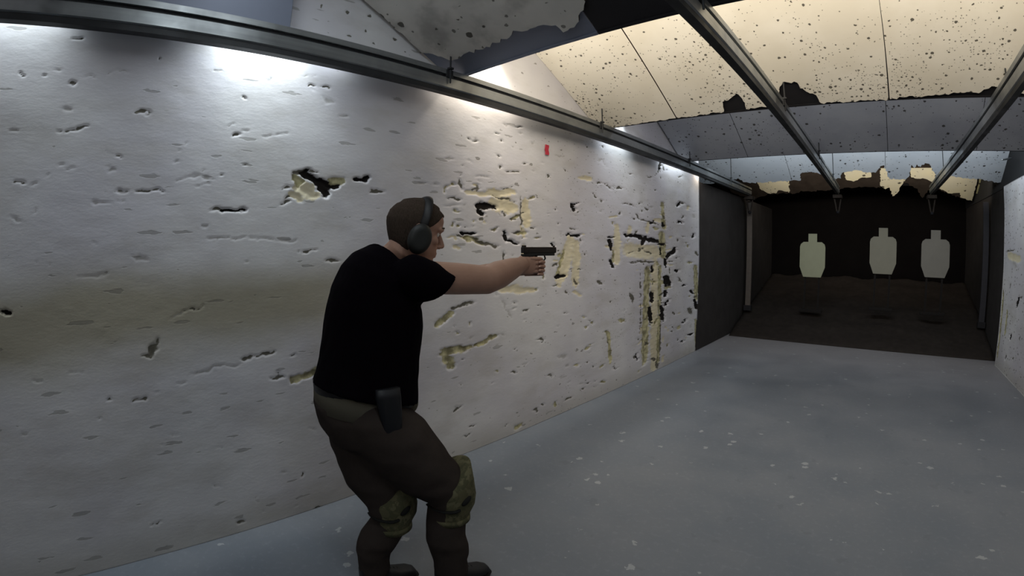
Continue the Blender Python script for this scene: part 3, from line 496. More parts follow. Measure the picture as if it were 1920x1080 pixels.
# painted range wall: white paint, dents, chips, holes down to the foam core
def mat_wall():
    t = NT('chipped_white_wall'); v = t.pos()
    X, Y, Z = t.xyz()
    big = t.noise(v, 0.9, 3); med = t.noise(t.pos((1, 0.5, 1.4)), 5, 4); fine = t.noise(t.pos((1, 0.7, 1.6)), 34, 4, 0.65)
    base = t.mix(t.mapr(big, 0.35, 0.65), srgb(196, 194, 200), srgb(212, 211, 212))
    base = t.mix(t.mapr(med, 0.45, 0.75, 0, 0.45), base, srgb(178, 174, 170))
    # tan, scuffed band at hip height on the near part
    zb = t.math('MULTIPLY_ADD', med, 0.14, t.math('MULTIPLY_ADD', big, 0.3, Z))
    b1 = t.mapr(zb, 1.10, 1.42); b2 = t.mapr(zb, 1.50, 1.74, 1, 0); b3 = t.mapr(Y, 1.0, 2.2, 1, 0.0)
    band = t.math('MULTIPLY', t.math('MULTIPLY', b1, b2), b3)
    base = t.mix(t.math('MULTIPLY', band, 0.95), base, srgb(158, 152, 134))
    low = t.mapr(Z, 0.0, 0.25, 0.45, 0)
    base = t.mix(low, base, srgb(150, 146, 132))
    # grey scuffed upper part above the guide rail
    # dents: long near, round and dense further on
    p1 = t.math('MULTIPLY', t.pocks(t.pos((1, 0.38, 1.9)), 15, t.mapr(Y, 1.8, 3.2, 0.13, 0.05), jitter=0.6), t.mapr(Y, 2.5, 3.5, 0.7, 0.4))
    p2 = t.pocks(t.pos((1, 0.6, 1.25), (0, 3, 1)), 20, t.mapr(Y, 2.0, 4.0, 0.0, 0.30), jitter=0.6)
    p3 = t.math('MULTIPLY', t.pocks(t.pos((1, 0.7, 1.3), (2, 1, 1)), 40, t.mapr(Y, 2.0, 4.5, 0.02, 0.22), jitter=0.6), 0.7)
    p2 = t.math('MAXIMUM', p2, p3)
    pk = t.math('MAXIMUM', p1, p2)
    pkc = t.mix(t.noise(v, 3, 2), srgb(140, 137, 130), srgb(70, 68, 64))
    c = t.mix(t.math('MULTIPLY', pk, 0.7), base, pkc)
    wob = t.math('MULTIPLY_ADD', fine, 1.3, -0.65)
    wob2 = t.math('MULTIPLY_ADD', med, 0.9, -0.45)
    wob = t.math('ADD', wob, wob2)
    def lay(name, c, col, lo=-0.05, hi=0.12, k=1.0, amp=1.0):
        a = t.math('MULTIPLY_ADD', wob, amp, t.attr(name))
        # the attribute is -1 away from any mark, 0 on its outline, 1 in its middle
        return t.mix(t.mapr(a, lo, hi, 0, k), c, col)
    c = lay('faint', c, srgb(150, 147, 142), 0.0, 0.9, 0.6)
    c = lay('cream', c, t.mix(t.noise(v, 16, 3), srgb(205, 192, 150), srgb(222, 214, 188)), -0.2, 0.2, 0.85)
    c = lay('olive', c, t.mix(t.mapr(t.noise(v, 14, 4), .35, .65), srgb(118, 112, 74), srgb(196, 190, 146)), -0.15, 0.25, 0.9)
    c = lay('dark', c, t.mix(t.noise(v, 22, 2), srgb(62, 60, 54), srgb(112, 108, 94)), 0.0, 0.5, 0.95)
    c = lay('hole', c, srgb(26, 22, 20), -0.05, 0.2, 1.0)
    hgt = t.math('MULTIPLY_ADD', pk, -0.6, t.math('MULTIPLY', fine, 0.5))
    t.bump(hgt, 0.22, 0.008)
    return t.out(c, 0.82, 0, 0.25)

def mat_panel(name, c1, c2, y0, y1, d0, d1, sc=13, dirt=0.0, core=srgb(52, 48, 40), stretch=(1, 1, 1)):
    t = NT(name); v = t.pos(stretch); X, Y, Z = t.xyz()
    n = t.noise(t.pos((1, 1, 1)), 2.2, 4)
    base = t.mix(t.mapr(n, 0.35, 0.65), c1, c2)
    if dirt: base = t.mix(t.mapr(t.noise(t.pos((1, 1, 1), (5, 2, 1)), 3.5, 4), 0.45, 0.62, 0, dirt), base, srgb(90, 84, 78))
    clump = t.mapr(t.noise(t.pos((1, 1, 1), (2, 7, 1)), 2.0, 2), 0.35, 0.7, 0.25, 1.6)
    am = t.math('MULTIPLY', t.mapr(Y, y0, y1, d0, d1, smooth=False), clump)
    p = t.pocks(v, sc, am)
    p2 = t.pocks(t.pos(stretch, (3, 1, 2)), sc*2.1, t.math('MULTIPLY', am, 0.8))
    p = t.math('MAXIMUM', p, t.math('MULTIPLY', p2, 0.8))
    c = t.mix(t.math('MULTIPLY', p, 0.88), base, core)
    h = t.math('MULTIPLY', p, -1.0)
    t.bump(h, 0.6, 0.01)
    return t.out(c, 0.8, 0, 0.25)

def mat_floor():
    t = NT('painted_concrete'); v = t.pos(); X, Y, Z = t.xyz()
    n = t.noise(v, 1.3, 5, 0.6); f = t.noise(v, 26, 4, 0.7)
    base = t.mix(t.mapr(n, 0.3, 0.72), srgb(108, 115, 124), srgb(120, 125, 132))
    base = t.mix(t.mapr(Y, 5.2, 8.3, 0, 0.75), base, srgb(139, 133, 133))
    base = t.mix(t.mapr(f, 0.5, 0.8, 0, 0.22), base, srgb(160, 165, 172))
    p = t.pocks(v, 13, 0.10, jitter=0.9)
    base = t.mix(t.math('MULTIPLY', p, 0.34), base, srgb(205, 208, 210))
    d = t.pocks(t.pos((1, 1, 1), (4, 2, 0)), 9, 0.2, jitter=1.2)
    base = t.mix(t.math('MULTIPLY', d, 0.12), base, srgb(70, 74, 80))
    t.bump(f, 0.12, 0.004)
    return t.out(base, t.mapr(n, 0.3, 0.7, 0.42, 0.6), 0, 0.35)

def mat_metal(name, c, rough=0.35, metal=0.85, stretch=(30, 0.6, 30)):
    t = NT(name); v = t.pos(stretch)
    n = t.noise(v, 2.0, 4, 0.6)
    m = t.noise(t.pos((1, 1, 1)), 3.0, 4)
    col = t.mix(n, tuple(x*0.62 for x in c[:3])+(1,), c)
    col = t.mix(t.mapr(m, 0.45, 0.7, 0, 0.5), col, tuple(x*0.4 for x in c[:3])+(1,))
    t.bump(n, 0.1, 0.002)
    return t.out(col, t.mapr(m, 0.3, 0.7, rough-0.08, rough+0.2), metal, 0.4)

def mat_skin():
    t = NT('skin'); v = t.pos()
    n = t.noise(v, 14, 4); m = t.noise(v, 90, 3)
    c = t.mix(n, (0.30, 0.165, 0.115, 1), (0.42, 0.25, 0.18, 1))
    t.bump(m, 0.12, 0.002)
    t.b.inputs['Subsurface Weight'].default_value = 0.08
    t.b.inputs['Subsurface Radius'].default_value = (0.02, 0.008, 0.005)
    return t.out(c, 0.55, 0, 0.35)

def mat_cloth(name, a, b, scale=600, bumps=0.25):
    t = NT(name); v = t.pos()
    f = t.noise(v, scale, 2); g = t.noise(v, 9, 4)
    c = t.mix(g, a, b)
    h = t.math('MULTIPLY_ADD', f, 0.3, g)
    t.bump(h, bumps, 0.01)
    return t.out(c, 0.97, 0, 0.04)

def mat_camo():
    t = NT('olive_camouflage'); v = t.pos()
    n1 = t.mapr(t.noise(v, 22, 3), 0.48, 0.53); n2 = t.mapr(t.noise(t.pos((1, 1, 1), (4, 4, 1)), 28, 3), 0.55, 0.6)
    c = t.mix(n1, srgb(92, 89, 66), srgb(80, 79, 58)); c = t.mix(n2, c, srgb(104, 100, 76))
    t.bump(t.noise(v, 120, 2), 0.3, 0.004)
    return t.out(c, 0.9, 0, 0.15)

WALL = mat_wall()
FLOOR = mat_floor()
STEEL = plain('blue_grey_steel', srgb(118, 124, 140), 0.55, 0.2, 0.08, 3, spec=0.4)
STEELD = plain('shaded_dark_steel', srgb(34, 33, 36), 0.7, 0.2, 0.15, 5)  # dark copy of the steel: shadow on the baffle plates put into the colour
RAIL = mat_metal('galvanised_rail', (0.42, 0.44, 0.45, 1))
RAILD = mat_metal('dark_shaded_rail', (0.035, 0.037, 0.04, 1), 0.55, 0.3)  # shade on the rail's underside and groove painted in; also the hanger rods
RUBBER = plain('dark_rubber', srgb(48, 43, 40), 0.95, 0, 0.25, 9, 0.4, spec=0.1)
RUBBERW = plain('dark_side_wall', srgb(58, 55, 54), 0.9, 0, 0.2, 5, 0.3, spec=0.1)
BLACKW = plain('sooty_black_wall', srgb(16, 14, 14), 0.95, 0, 0.2, 4, spec=0.05)
CEIL = plain('dark_ceiling', srgb(40, 40, 42), 0.9, 0, 0.2, 3)
P1 = mat_panel('shade_grey_pocked_board', srgb(184, 181, 174), srgb(200, 196, 188), 1.0, 2.1, 0.30, 0.42, 11, 0.35, stretch=(1, 1, 1))  # plywood greyed: shade on the first baffle is in the colour
P2 = mat_panel('cream_pocked_board', srgb(224, 218, 202), srgb(232, 227, 213), 3.0, 4.0, 0.14, 0.85, 26)
P3 = mat_panel('shade_grey_board', srgb(158, 160, 166), srgb(170, 172, 176), 5.2, 6.1, 0.25, 0.38, 18)  # darker grey copy of the board, carrying the third baffle's shade
P4 = mat_panel('cool_light_board', srgb(206, 211, 218), srgb(214, 218, 224), 7.6, 8.45, 0.2, 0.42, 15)  # bluish copy of the board: cool lamp light tinted into it
P5 = mat_panel('cream_torn_board', srgb(232, 226, 196), srgb(226, 222, 200), 9.8, 10.7, 0.3, 0.4, 9)
P5B = plain('soot_brown_board', srgb(62, 55, 50), 0.95, 0, 0.3, 6, 0.2, spec=0.1)
P5C = mat_panel('yellowed_board', srgb(176, 174, 132), srgb(166, 163, 124), 9.8, 10.7, 0.2, 0.3, 9)
EDGE = plain('torn_board_edge', srgb(70, 60, 48), 0.95, 0, 0.2, 40)

# ------------------------------------------------------------------ setting
XL, XR = -2.475, 1.94
YN, YE = -2.6, 6.76          # near end of the hall, end of the white wall
TH = math.radians(27)
ZB = 2.655                   # height of the baffles' lower edges

def wall_grid(name, x, ys, zs, nx, marks=(), thick=0.12):
    ys = np.asarray(ys); zs = np.asarray(zs)
    Yg, Zg = np.meshgrid(ys, zs, indexing='ij')
    F = {k: np.full(Yg.shape, -1.0) for k in 'fcodk'}
    Yw = Yg + 0.028*(vnoise2(Yg*22, Zg*30, 31)-0.5) + 0.018*(vnoise2(Yg*55, Zg*70, 32)-0.5)
    Zw = Zg + 0.024*(vnoise2(Yg*20, Zg*28, 41)-0.5) + 0.014*(vnoise2(Yg*60, Zg*75, 42)-0.5)
    for c, y1, z1, y2, z2, ry, rz in marks:
        m = 2.2
        i0 = max(0, np.searchsorted(ys, min(y1, y2)-ry*m-.03)-1); i1 = np.searchsorted(ys, max(y1, y2)+ry*m+.03)+1
        j0 = max(0, np.searchsorted(zs, min(z1, z2)-rz*m-.03)-1); j1 = np.searchsorted(zs, max(z1, z2)+rz*m+.03)+1
        a = Yw[i0:i1, j0:j1]/ry; b = Zw[i0:i1, j0:j1]/rz
        if a.size == 0: continue
        ay, az, by, bz = y1/ry, z1/rz, y2/ry, z2/rz
        dy, dz = by-ay, bz-az; L = dy*dy+dz*dz+1e-9
        tt = np.clip(((a-ay)*dy+(b-az)*dz)/L, 0, 1)
        d = np.hypot(a-ay-tt*dy, b-az-tt*dz)
        F[c][i0:i1, j0:j1] = np.maximum(F[c][i0:i1, j0:j1], np.clip(1-d-(0.55 if c in 'df' else 0.15)*np.abs(2*tt-1)**3, -1, 1))
    D = np.zeros(Yg.shape)
    D += 0.010*(vnoise2(Yg*1.1, Zg*1.4, 3)-0.5) + 0.004*(vnoise2(Yg*4, Zg*5, 5)-0.5) + 0.0008*(vnoise2(Yg*14, Zg*22, 8)-0.5)
    rag = 0.5*(vnoise2(Yg*40, Zg*60, 11)-0.5)
    for k, dep in (('f', 0.002), ('c', 0.006), ('o', 0.010), ('d', 0.005), ('k', 0.022)):
        D -= dep*np.clip((F[k]+rag+0.1)*1.6, 0, 1)
    n1, n2 = Yg.shape
    V = np.stack([x+nx*D, Yg, Zg], -1).reshape(-1, 3)
    idx = np.arange(n1*n2).reshape(n1, n2)
    q = np.stack([idx[:-1, :-1], idx[1:, :-1], idx[1:, 1:], idx[:-1, 1:]], -1).reshape(-1, 4)
    if nx < 0: q = q[:, ::-1]
    # back of the slab
    c0 = [(x-nx*thick, ys[0], zs[0]), (x-nx*thick, ys[-1], zs[0]), (x-nx*thick, ys[-1], zs[-1]), (x-nx*thick, ys[0], zs[-1])]
    b = len(V)
    V = np.vstack([V, np.array(c0)])
    k00, k10, k11, k01 = idx[0, 0], idx[-1, 0], idx[-1, -1], idx[0, -1]
    faces = q.tolist()
    faces += [[b, b+3, b+2, b+1], [b, b+1]+idx[:, 0][::-1].tolist(), [b+1, b+2]+idx[-1, :][::-1].tolist(),
              [b+2, b+3]+idx[:, -1].tolist(), [b+3, b]+idx[0, :].tolist()]
    me = bpy.data.meshes.new(name)
    me.from_pydata(V.tolist(), [], faces); me.update()
    for k, an in (('f', 'faint'), ('c', 'cream'), ('o', 'olive'), ('d', 'dark'), ('k', 'hole')):
        at = me.attributes.new(an, 'FLOAT', 'POINT')
        at.data.foreach_set('value', np.concatenate([F[k].ravel(), -np.ones(4)]).astype(np.float32))
    sm = np.ones(len(faces), bool); sm[-5:] = False
    me.polygons.foreach_set('use_smooth', sm)
    return me

phi = np.arange(math.atan2(YN, 2.475), math.atan2(YE, 2.475), 0.0030)
ys = np.append(np.tan(phi)*2.475, YE)
zs = np.linspace(0, 3.5, 480)
tag(link('wall_left', wall_grid('wall_left', XL, ys, zs, 1, WALL_MARKS), WALL), kind='structure')

rm = [('k', 7.02, 1.02, 7.1, 0.95, 0.045, 0.045), ('d', 6.9, 1.05, 6.98, 1.04, .03, .02), ('d', 7.3, 1.62, 7.9, 1.60, .03, .012),
      ('o', 7.6, 0.8, 7.62, 0.5, .05, .03), ('k', 7.25, 0.55, 7.3, 0.5, .03, .03), ('d', 7.5, 1.2, 7.55, 1.1, .03, .02),
      ('o', 7.92, 0.2, 7.92, 1.0, .05, .1), ('d', 6.8, .6, 6.85, .55, .03, .02), ('k', 7.4, .25, 7.45, .2, .03, .02),
      ('f', 7.2, 1.4, 7.5, 1.5, .06, .05), ('c', 7.1, 1.5, 7.7, 1.55, .08, .05), ('d', 7.0, .3, 7.05, .28, .03, .02)]
tag(link('wall_right', wall_grid('wall_right', XR, np.append(np.arange(YN, 5.5, 0.1), np.arange(5.5, 8.02, 0.02)), np.linspace(0, 2.50, 200), -1, rm), WALL), kind='structure')

bm = bmesh.new(); add_box(bm, ((XL+XR)/2-.3, 4.6, -0.06), (XR-XL+1.4, 15.2, 0.12)); tag(obj('floor', bm, FLOOR), kind='structure')
bm = bmesh.new(); add_box(bm, ((XL+XR)/2-.3, 4.9, 3.56), (XR-XL+1.4, 15.2, 0.12)); tag(obj('ceiling', bm, CEIL), kind='structure')
bm = bmesh.new(); add_box(bm, ((XL+XR)/2, YN-0.06, 1.75), (XR-XL+0.24, 0.12, 3.5)); tag(obj('wall_back', bm, plain('back_wall_paint', srgb(150, 150, 152))), kind='structure')
bm = bmesh.new(); add_box(bm, (XL-0.062, (YE+11.9)/2, 1.232), (0.12, 11.9-YE-0.004, 2.456)); tag(obj('wall_left_dark', bm, RUBBERW), kind='structure')
bm = bmesh.new(); add_box(bm, (XR+0.14, (8.0+11.9)/2+0.03, 1.75), (0.12, 3.84, 3.5)); tag(obj('wall_right_dark', bm, RUBBERW), kind='structure')
bm = bmesh.new(); add_box(bm, ((XL+XR)/2-.3, 11.96, 1.75), (XR-XL+1.3, 0.12, 3.5)); tag(obj('wall_front', bm, BLACKW), kind='structure')

bm = bmesh.new(); add_box(bm, (XR+0.10, (YN+11.9)/2, 3.005), (0.06, 11.9-YN, 0.99)); tag(obj('wall_right_upper', bm, CEIL), kind='structure')
bm = bmesh.new(); add_box(bm, (-3.22, (YE+11.9)/2, 1.75), (0.10, 11.9-YE, 3.5)); tag(obj('wall_left_outer', bm, BLACKW), kind='structure')
# sloping rubber apron of the bullet trap
bm = bmesh.new()
NX, NY = 60, 44
g = [[None]*(NY+1) for _ in range(NX+1)]
for i in range(NX+1):
    for j in range(NY+1):
        x = XL+0.045+(XR+0.075-XL-0.05)*i/NX; t = j/NY; y = 8.30+3.55*t
        z = 0.004+0.95*(t**0.9) + (0.05*(noise.noise(Vector((x*2.2, y*2.2, 1)))) + 0.02*noise.noise(Vector((x*9, y*9, 4))))*min(1, t*6)
        g[i][j] = bm.verts.new((x, y, max(z, 0.003)))
for i in range(NX):
    for j in range(NY):
        bm.faces.new((g[i][j], g[i+1][j], g[i+1][j+1], g[i][j+1]))
r = bmesh.ops.extrude_face_region(bm, geom=bm.faces[:])
for vv in [e for e in r['geom'] if isinstance(e, bmesh.types.BMVert)]: vv.co.z = 0.0015
o = obj('bullet_trap_apron', bm, RUBBER, smooth=True)
tag(o, 'dark brown rubber slope rising behind the floor edge under the targets', 'slope')

# blue-grey sheet-metal lamp hood on the left wall above the near guide rail, open below; boxed out to keep the lamp's light off the upper wall
e = empty('lamp_hood', (XL+0.07, 0.36, 2.95)); tag(e, 'blue-grey sheet metal lamp hood on the left wall above the near rail', 'lamp hood')
bm = bmesh.new(); add_box(bm, (-2.342, 0.355, 2.917), (0.006, 1.08, 0.546), bevel=0.002); obj('front_sheet', bm, STEEL, e)
for yy in (-0.185, 0.895):
    bm = bmesh.new(); add_box(bm, (-2.400, yy, 2.94), (0.108, 0.006, 0.50)); obj('end_sheet', bm, STEEL, e)
bm = bmesh.new(); add_box(bm, (-2.398, 0.355, 3.188), (0.112, 1.07, 0.006)); obj('top_sheet', bm, STEEL, e)

# posts of the trap
for nm, x, yb, lab in (('l', -2.36, 9.25, 'narrow grey steel post at left mouth of the dark bullet trap'), ('r', 1.93, 9.3, 'narrow dark steel post at right mouth of the dark bullet trap')):
    bm = bmesh.new(); add_box(bm, (x, yb, 1.40), (0.10, 0.05, 2.0), bevel=0.006)
    e = empty('steel_post', (x, yb, 0.2)); tag(e, lab, 'post')
    obj('upright', bm, plain('post_tone_'+nm, srgb(92, 84, 78) if nm == 'l' else srgb(50, 49, 54), 0.7), e)  # left post paler: its lit edge is put into the colour
    bm = bmesh.new(); add_box(bm, (x, yb, 0.40), (0.14, 0.09, 0.10), bevel=0.004); obj('foot_block', bm, STEELD, e)

# ------------------------------------------------------------------ ceiling baffles
ca, sa = math.cos(TH), math.sin(TH)
def bp(Y0, x, s, n, z0=ZB):
    """point on a baffle: x across, s up the slope from its lower edge, n off its lower face"""
    return Vector((x, Y0 - s*ca - n*sa, z0 + s*sa - n*ca))

def ragged(pts, step=0.02, amp=0.012, seed=0):
    rnd = random.Random(seed); out = []
    for (a, b), (c, d) in zip(pts[:-1], pts[1:]):
        L = math.hypot(c-a, d-b); k = max(1, int(L/step))
        for i in range(k):
            t = i/k; f = 0 if i == 0 else 1
            out.append((a+(c-a)*t+rnd.uniform(-amp, amp)*f*0.6, b+(d-b)*t+rnd.uniform(-amp, amp)*f))
    out.append(pts[-1]); return out

def board(name, Y0, outline, mat, parent, n0=0.0, n1=0.018, z0=ZB, edge=EDGE):
    """flat board with the given outline (x, s), n0..n1 off the plate"""
    from mathutils.geometry import tessellate_polygon
    N = len(outline)
    tris = tessellate_polygon([[Vector((a, b, 0)) for a, b in outline]])
    V = [bp(Y0, a, b, n1, z0) for a, b in outline]+[bp(Y0, a, b, n0, z0) for a, b in outline]
    Fc = [tuple(t) for t in tris]+[tuple(N+i for i in t[::-1]) for t in tris]
    nf = len(Fc)
    Fc += [(i, (i+1) % N, N+(i+1) % N, N+i) for i in range(N)]
    me = bpy.data.meshes.new(name); me.from_pydata([tuple(v) for v in V], [], Fc); me.update()
    bm = bmesh.new(); bm.from_mesh(me); bmesh.ops.recalc_face_normals(bm, faces=bm.faces); bm.to_mesh(me); bm.free()
    o = link(name, me, mat, parent)
    me.materials.append(edge)
    mi = [0]*nf+[1]*N; me.polygons.foreach_set('material_index', mi)
    return o

def plate(Y0, x0, x1, s0, s1, mat, parent, name='steel_plate', n0=-0.012, lip=True, z0=ZB):
    bm = bmesh.new()
    def slab(a0, a1, b0, b1, c0, c1):
        v = [bm.verts.new(bp(Y0, a, b, c, z0)) for a in (a0, a1) for b in (b0, b1) for c in (c0, c1)]
        for f in ((0, 1, 3, 2), (4, 6, 7, 5), (0, 4, 5, 1), (2, 3, 7, 6), (0, 2, 6, 4), (1, 5, 7, 3)): bm.faces.new([v[i] for i in f])
    slab(x0, x1, s0, s1, n0, -0.0005)
    if lip: slab(x0, x1, s0-0.02, s0-0.001, n0-0.045, 0.004)
    return obj(name, bm, mat, parent)

LEN = 1.30
def baffle(Y0, label, length=LEN):
    e = empty('ceiling_baffle', (0, Y0, ZB)); tag(e, label, 'baffle'); return e

# first baffle, near
b1 = baffle(2.117, 'shaded grey bullet-pocked slanting ceiling board nearest the camera, torn lower edge', )
plate(2.117, XL+0.012, -1.30, 0, LEN, STEEL, b1)
plate(2.117, -1.296, XR-0.02, 0, LEN, STEELD, b1, n0=-0.010)
# B1 board left part
out = [(-2.44, 1.29), (-2.44, 0.62)]+ragged([(-2.44, 0.62), (-2.45, 0.30), (-2.36, 0.22), (-2.30, 0.15), (-2.05, 0.15), (-1.90, 0.15), (-1.72, 0.18), (-1.60, 0.16), (-1.48, 0.13), (-1.47, 0.07), (-1.39, 0.08), (-1.30, 0.16), (-1.24, 0.21)], 0.025, 0.014, 3)+[(-1.24, 1.29)]
board('pocked_board', 2.117, out, P1, b1)
# second
Y2 = 4.005
b2 = baffle(Y2, 'brightly lit cream bullet-pocked ceiling board, second from the camera')
plate(Y2, XL+0.012, XR-0.012, 0, LEN, STEELD, b2)
SEG = [(-2.472, -1.655), (-1.645, 0.1395), (0.1405, 1.345), (1.355, 1.92)]
low2 = {0: [(-2.472, .005), (-1.655, .012)],
        1: [(-1.645, .012), (-1.21, .02), (-1.199, .077), (-1.184, .141), (-1.117, .162), (-1.046, .219), (-1.017, .164), (-1.004, .098), (-1.013, .024), (-.72, .02), (-.71, .12), (-.684, .234), (-.638, .285), (-.54, .259), (-.53, .2), (-.477, .146), (-.42, .109), (-.394, .012), (0.135, .006)],
        2: [(.145, .006), (.2, .006), (.22, .03), (.369, .022), (.525, .03), (.687, .05), (.76, .055), (.827, .04), (.92, .11), (1.0, .10), (1.02, .03), (1.345, .03)],
        3: [(1.355, .03), (1.92, .02)]}
for i, (a, b) in enumerate(SEG):
    pts = ragged(low2[i], 0.022, 0.011 if i else 0.006, 20+i)
    board('pocked_board', Y2, [(a, LEN-0.01)]+pts+[(b, LEN-0.01)], P2, b2)
# third
Y3 = 6.09
b3 = baffle(Y3, 'shaded grey pocked ceiling board, third from the camera')
plate(Y3, XL+0.012, XR-0.012, 0, LEN, STEELD, b3)
for i, (a, b) in enumerate([(-2.455, -1.56), (-1.554, 0.146), (0.152, 1.174), (1.18, 1.92)]):
    board('pocked_board', Y3, [(a, LEN-0.01)]+ragged([(a, .008), (b, .008)], 0.05, 0.002, 30+i)+[(b, LEN-0.01)], P3, b3)
# fourth
Y4 = 8.442
b4 = baffle(Y4, 'pale ceiling board in bluish light with torn sooty lower edge, above the dark trap')
plate(Y4, -3.14, XR+0.05, 0.45, LEN, STEELD, b4, lip=False)
low4 = [(-3.12, 0.03), (-2.9, 0.02), (-2.7, 0.06), (-2.5, 0.05), (-2.41, 0.10), (-2.327, 0.142), (-2.223, 0.021), (-2.137, -0.017), (-1.982, -0.01), (-1.417, 0.021), (-1.25, 0.013), (-1.24, 0.164), (-1.168, 0.235), (-0.967, 0.224), (-0.722, 0.052), (-0.573, 0.047), (-0.552, 0.192), (-0.359, 0.256), (-0.106, 0.207), (-0.004, 0.19), (0.067, 0.354), (0.126, 0.379), (0.208, 0.031), (0.474, 0.0), (0.53, 0.099), (0.544, 0.237), (0.56, 0.38), (0.60, 0.30), (0.64, 0.39), (0.70, 0.33), (0.76, 0.42), (0.83, 0.40), (0.925, 0.168), (0.96, 0.03), (1.19, 0.10), (1.386, 0.036), (1.66, 0.028), (1.931, -0.047), (2.05, -0.041)]
cut = [(-3.12, -1.40), (-1.40, 0.15), (0.15, 2.05)]
def lowcut(a, b):
    def at(x):
        for (p, q), (r_, s_) in zip(low4[:-1], low4[1:]):
            if p <= x <= r_ and r_ > p: return q+(s_-q)*(x-p)/(r_-p)
        return 0.02
    return [(a+0.003, at(a))]+[p for p in low4 if a+0.02 < p[0] < b-0.02]+[(b-0.003, at(b) if b < 2.0 else -0.04)]
for i, (a, b) in enumerate(cut):
    pts = ragged(lowcut(a, b), 0.03, 0.022, 40+i)
    board('pocked_board', Y4, [(a+0.003, LEN-0.01)]+pts+[(b-0.003, LEN-0.01)], P4, b4)
# loose scorched flakes around the bite in the fourth board
# fifth, behind: sooty boards with bright torn pieces
Y5 = 10.7
b5 = baffle(Y5, 'sooty brown ceiling board with bright cream torn patches, furthest from the camera')
plate(Y5, -3.14, XR+0.05, 0.3, LEN, STEELD, b5, lip=False)
brown = [(-3.1, 0.2), (-2.95, 0.05), (-2.8, 0.0), (-2.6, -0.1), (-2.42, 0.0), (-2.293, 0.097), (-1.715, 0.075), (-1.589, 0.151), (-0.802, 0.189), (-0.576, 0.279), (0.07, 0.271), (0.599, 0.414), (0.818, 0.237), (0.948, -0.134), (1.081, 0.276), (1.587, 0.014), (1.726, -0.1), (1.97, -0.1)]
board('sooty_board', Y5, [(-3.1, LEN-0.02)]+ragged(brown, 0.04, 0.035, 51)+[(1.97, LEN-0.02)], P5B, b5)
for i, (pts, m) in enumerate([
    ([(-2.425, 0.831), (-2.415, 0.307), (-2.285, 0.137), (-2.111, 0.13), (-2.031, 0.248), (-1.82, 0.139), (-1.711, 0.783)], P5),
    ([(-1.2, 0.80), (-1.15, 0.70), (-0.7, 0.68), (-0.62, 0.8)], P5B),
    ([(-0.62, 0.9), (-0.60, 0.58), (-0.45, 0.50), (-0.3, 0.62), (-0.1, 0.64), (-0.08, 0.9)], P5),
    ([(0.089, 0.92), (0.071, 0.362), (0.177, 0.234), (0.263, 0.289), (0.319, -0.009), (0.416, 0.086), (0.495, 0.361), (0.573, 0.571), (0.567, 0.92)], P5),
    ([(0.62, 0.92), (0.68, 0.622), (0.953, 0.58), (1.15, 0.452), (1.18, 0.92)], P5),
    ([(1.20, 0.92), (1.239, 0.278), (1.47, 0.103), (1.681, 0.127), (1.7, -0.019), (1.842, -0.107), (1.96, -0.137), (1.96, 0.92)], P5),
    ]):
    board('torn_board', Y5, ragged(pts[:1]+pts[1:], 0.04, 0.022, 60+i), m, b5, 0.019, 0.034)
board('yellow_board', 10.55, ragged([(1.975, 0.70), (1.975, 0.085)], .05, .01, 3)+[(2.01, 0.085), (2.01, 0.7)], P5C, b5, 0.019, 0.034)
# one diagonal brace at the right end of the fourth baffle
bm = bmesh.new(); tube(bm, [(1.72, 7.1, 2.72), (1.93, 7.45, 2.80)], 0.012, 8)
tag(obj('brace_rod', bm, RAIL), 'short bright metal rod slanting between boards at the far right', 'rod')

# ------------------------------------------------------------------ guide rails
RZ0, RZ1 = 2.478, 2.634
def rail(x, label, y0, y1, hangers):
    e = empty('guide_rail', (x, y0, RZ0)); tag(e, label, 'rail', None)
    w2 = 0.030
    # web with returned lips: profile in x-z
    prof = [(-.020, .0), (.020, .0), (.020, .030), (.032, .038), (.032, .100), (.020, .108), (.020, .118), (.034, .124), (.034, .156), (-.034, .156), (-.034, .124), (-.020, .118), (-.020, .108), (-.032, .100), (-.032, .038), (-.020, .030)]
    def ex(pr, name, mat):
        bm = bmesh.new()
        n = max(2, int((y1-y0)/0.5))
        rings = [[Vector((x+a, y0+(y1-y0)*i/n, RZ0+b)) for a, b in pr] for i in range(n+1)]
        ring_loft(bm, rings)
        return obj(name, bm, mat, e)
    ex([p for p in prof if .0299 < p[1] < .109], 'web', RAIL)
    ex([(-.024, .0), (.024, .0), (.024, .0295), (-.024, .0295)], 'lower_lip', RAILD)
    ex([(-.016, .1085), (.016, .1085), (.016, .1235), (-.016, .1235)], 'groove', RAILD)
    ex([(-.034, .124), (.034, .124), (.034, .156), (-.034, .156)], 'upper_flange', RAIL)
    for yh, zt in hangers:
        bm = bmesh.new(); tube(bm, [(x+.045, yh, RZ1-.09), (x+.045, yh, zt)], 0.006, 8)
        add_box(bm, (x+.036, yh, RZ1-.03), (0.014, 0.05, 0.05))
        add_box(bm, (x+.045, yh, RZ1+0.004), (0.03, 0.03, 0.012))
        obj('hanger_rod', bm, RAILD, e)
    return e
zt = lambda Y0, y: ZB+(Y0-y)*math.tan(TH)-0.015
hg = [(y, zt(Y0, y)) for Y0, y in ((2.117, 1.95), (Y2, 3.75), (Y3, 5.9), (Y4, 7.75))]
rail(-2.3425+0.02, 'long galvanised guide rail nearest the left wall, above the shooter', -2.3, 9.15, hg)
rail(-0.690, 'middle galvanised guide rail hanging under the ceiling boards', -2.3, 9.15, hg)
rail(0.955, 'rightmost galvanised guide rail, running to the right target', -2.3, 9.15, hg)

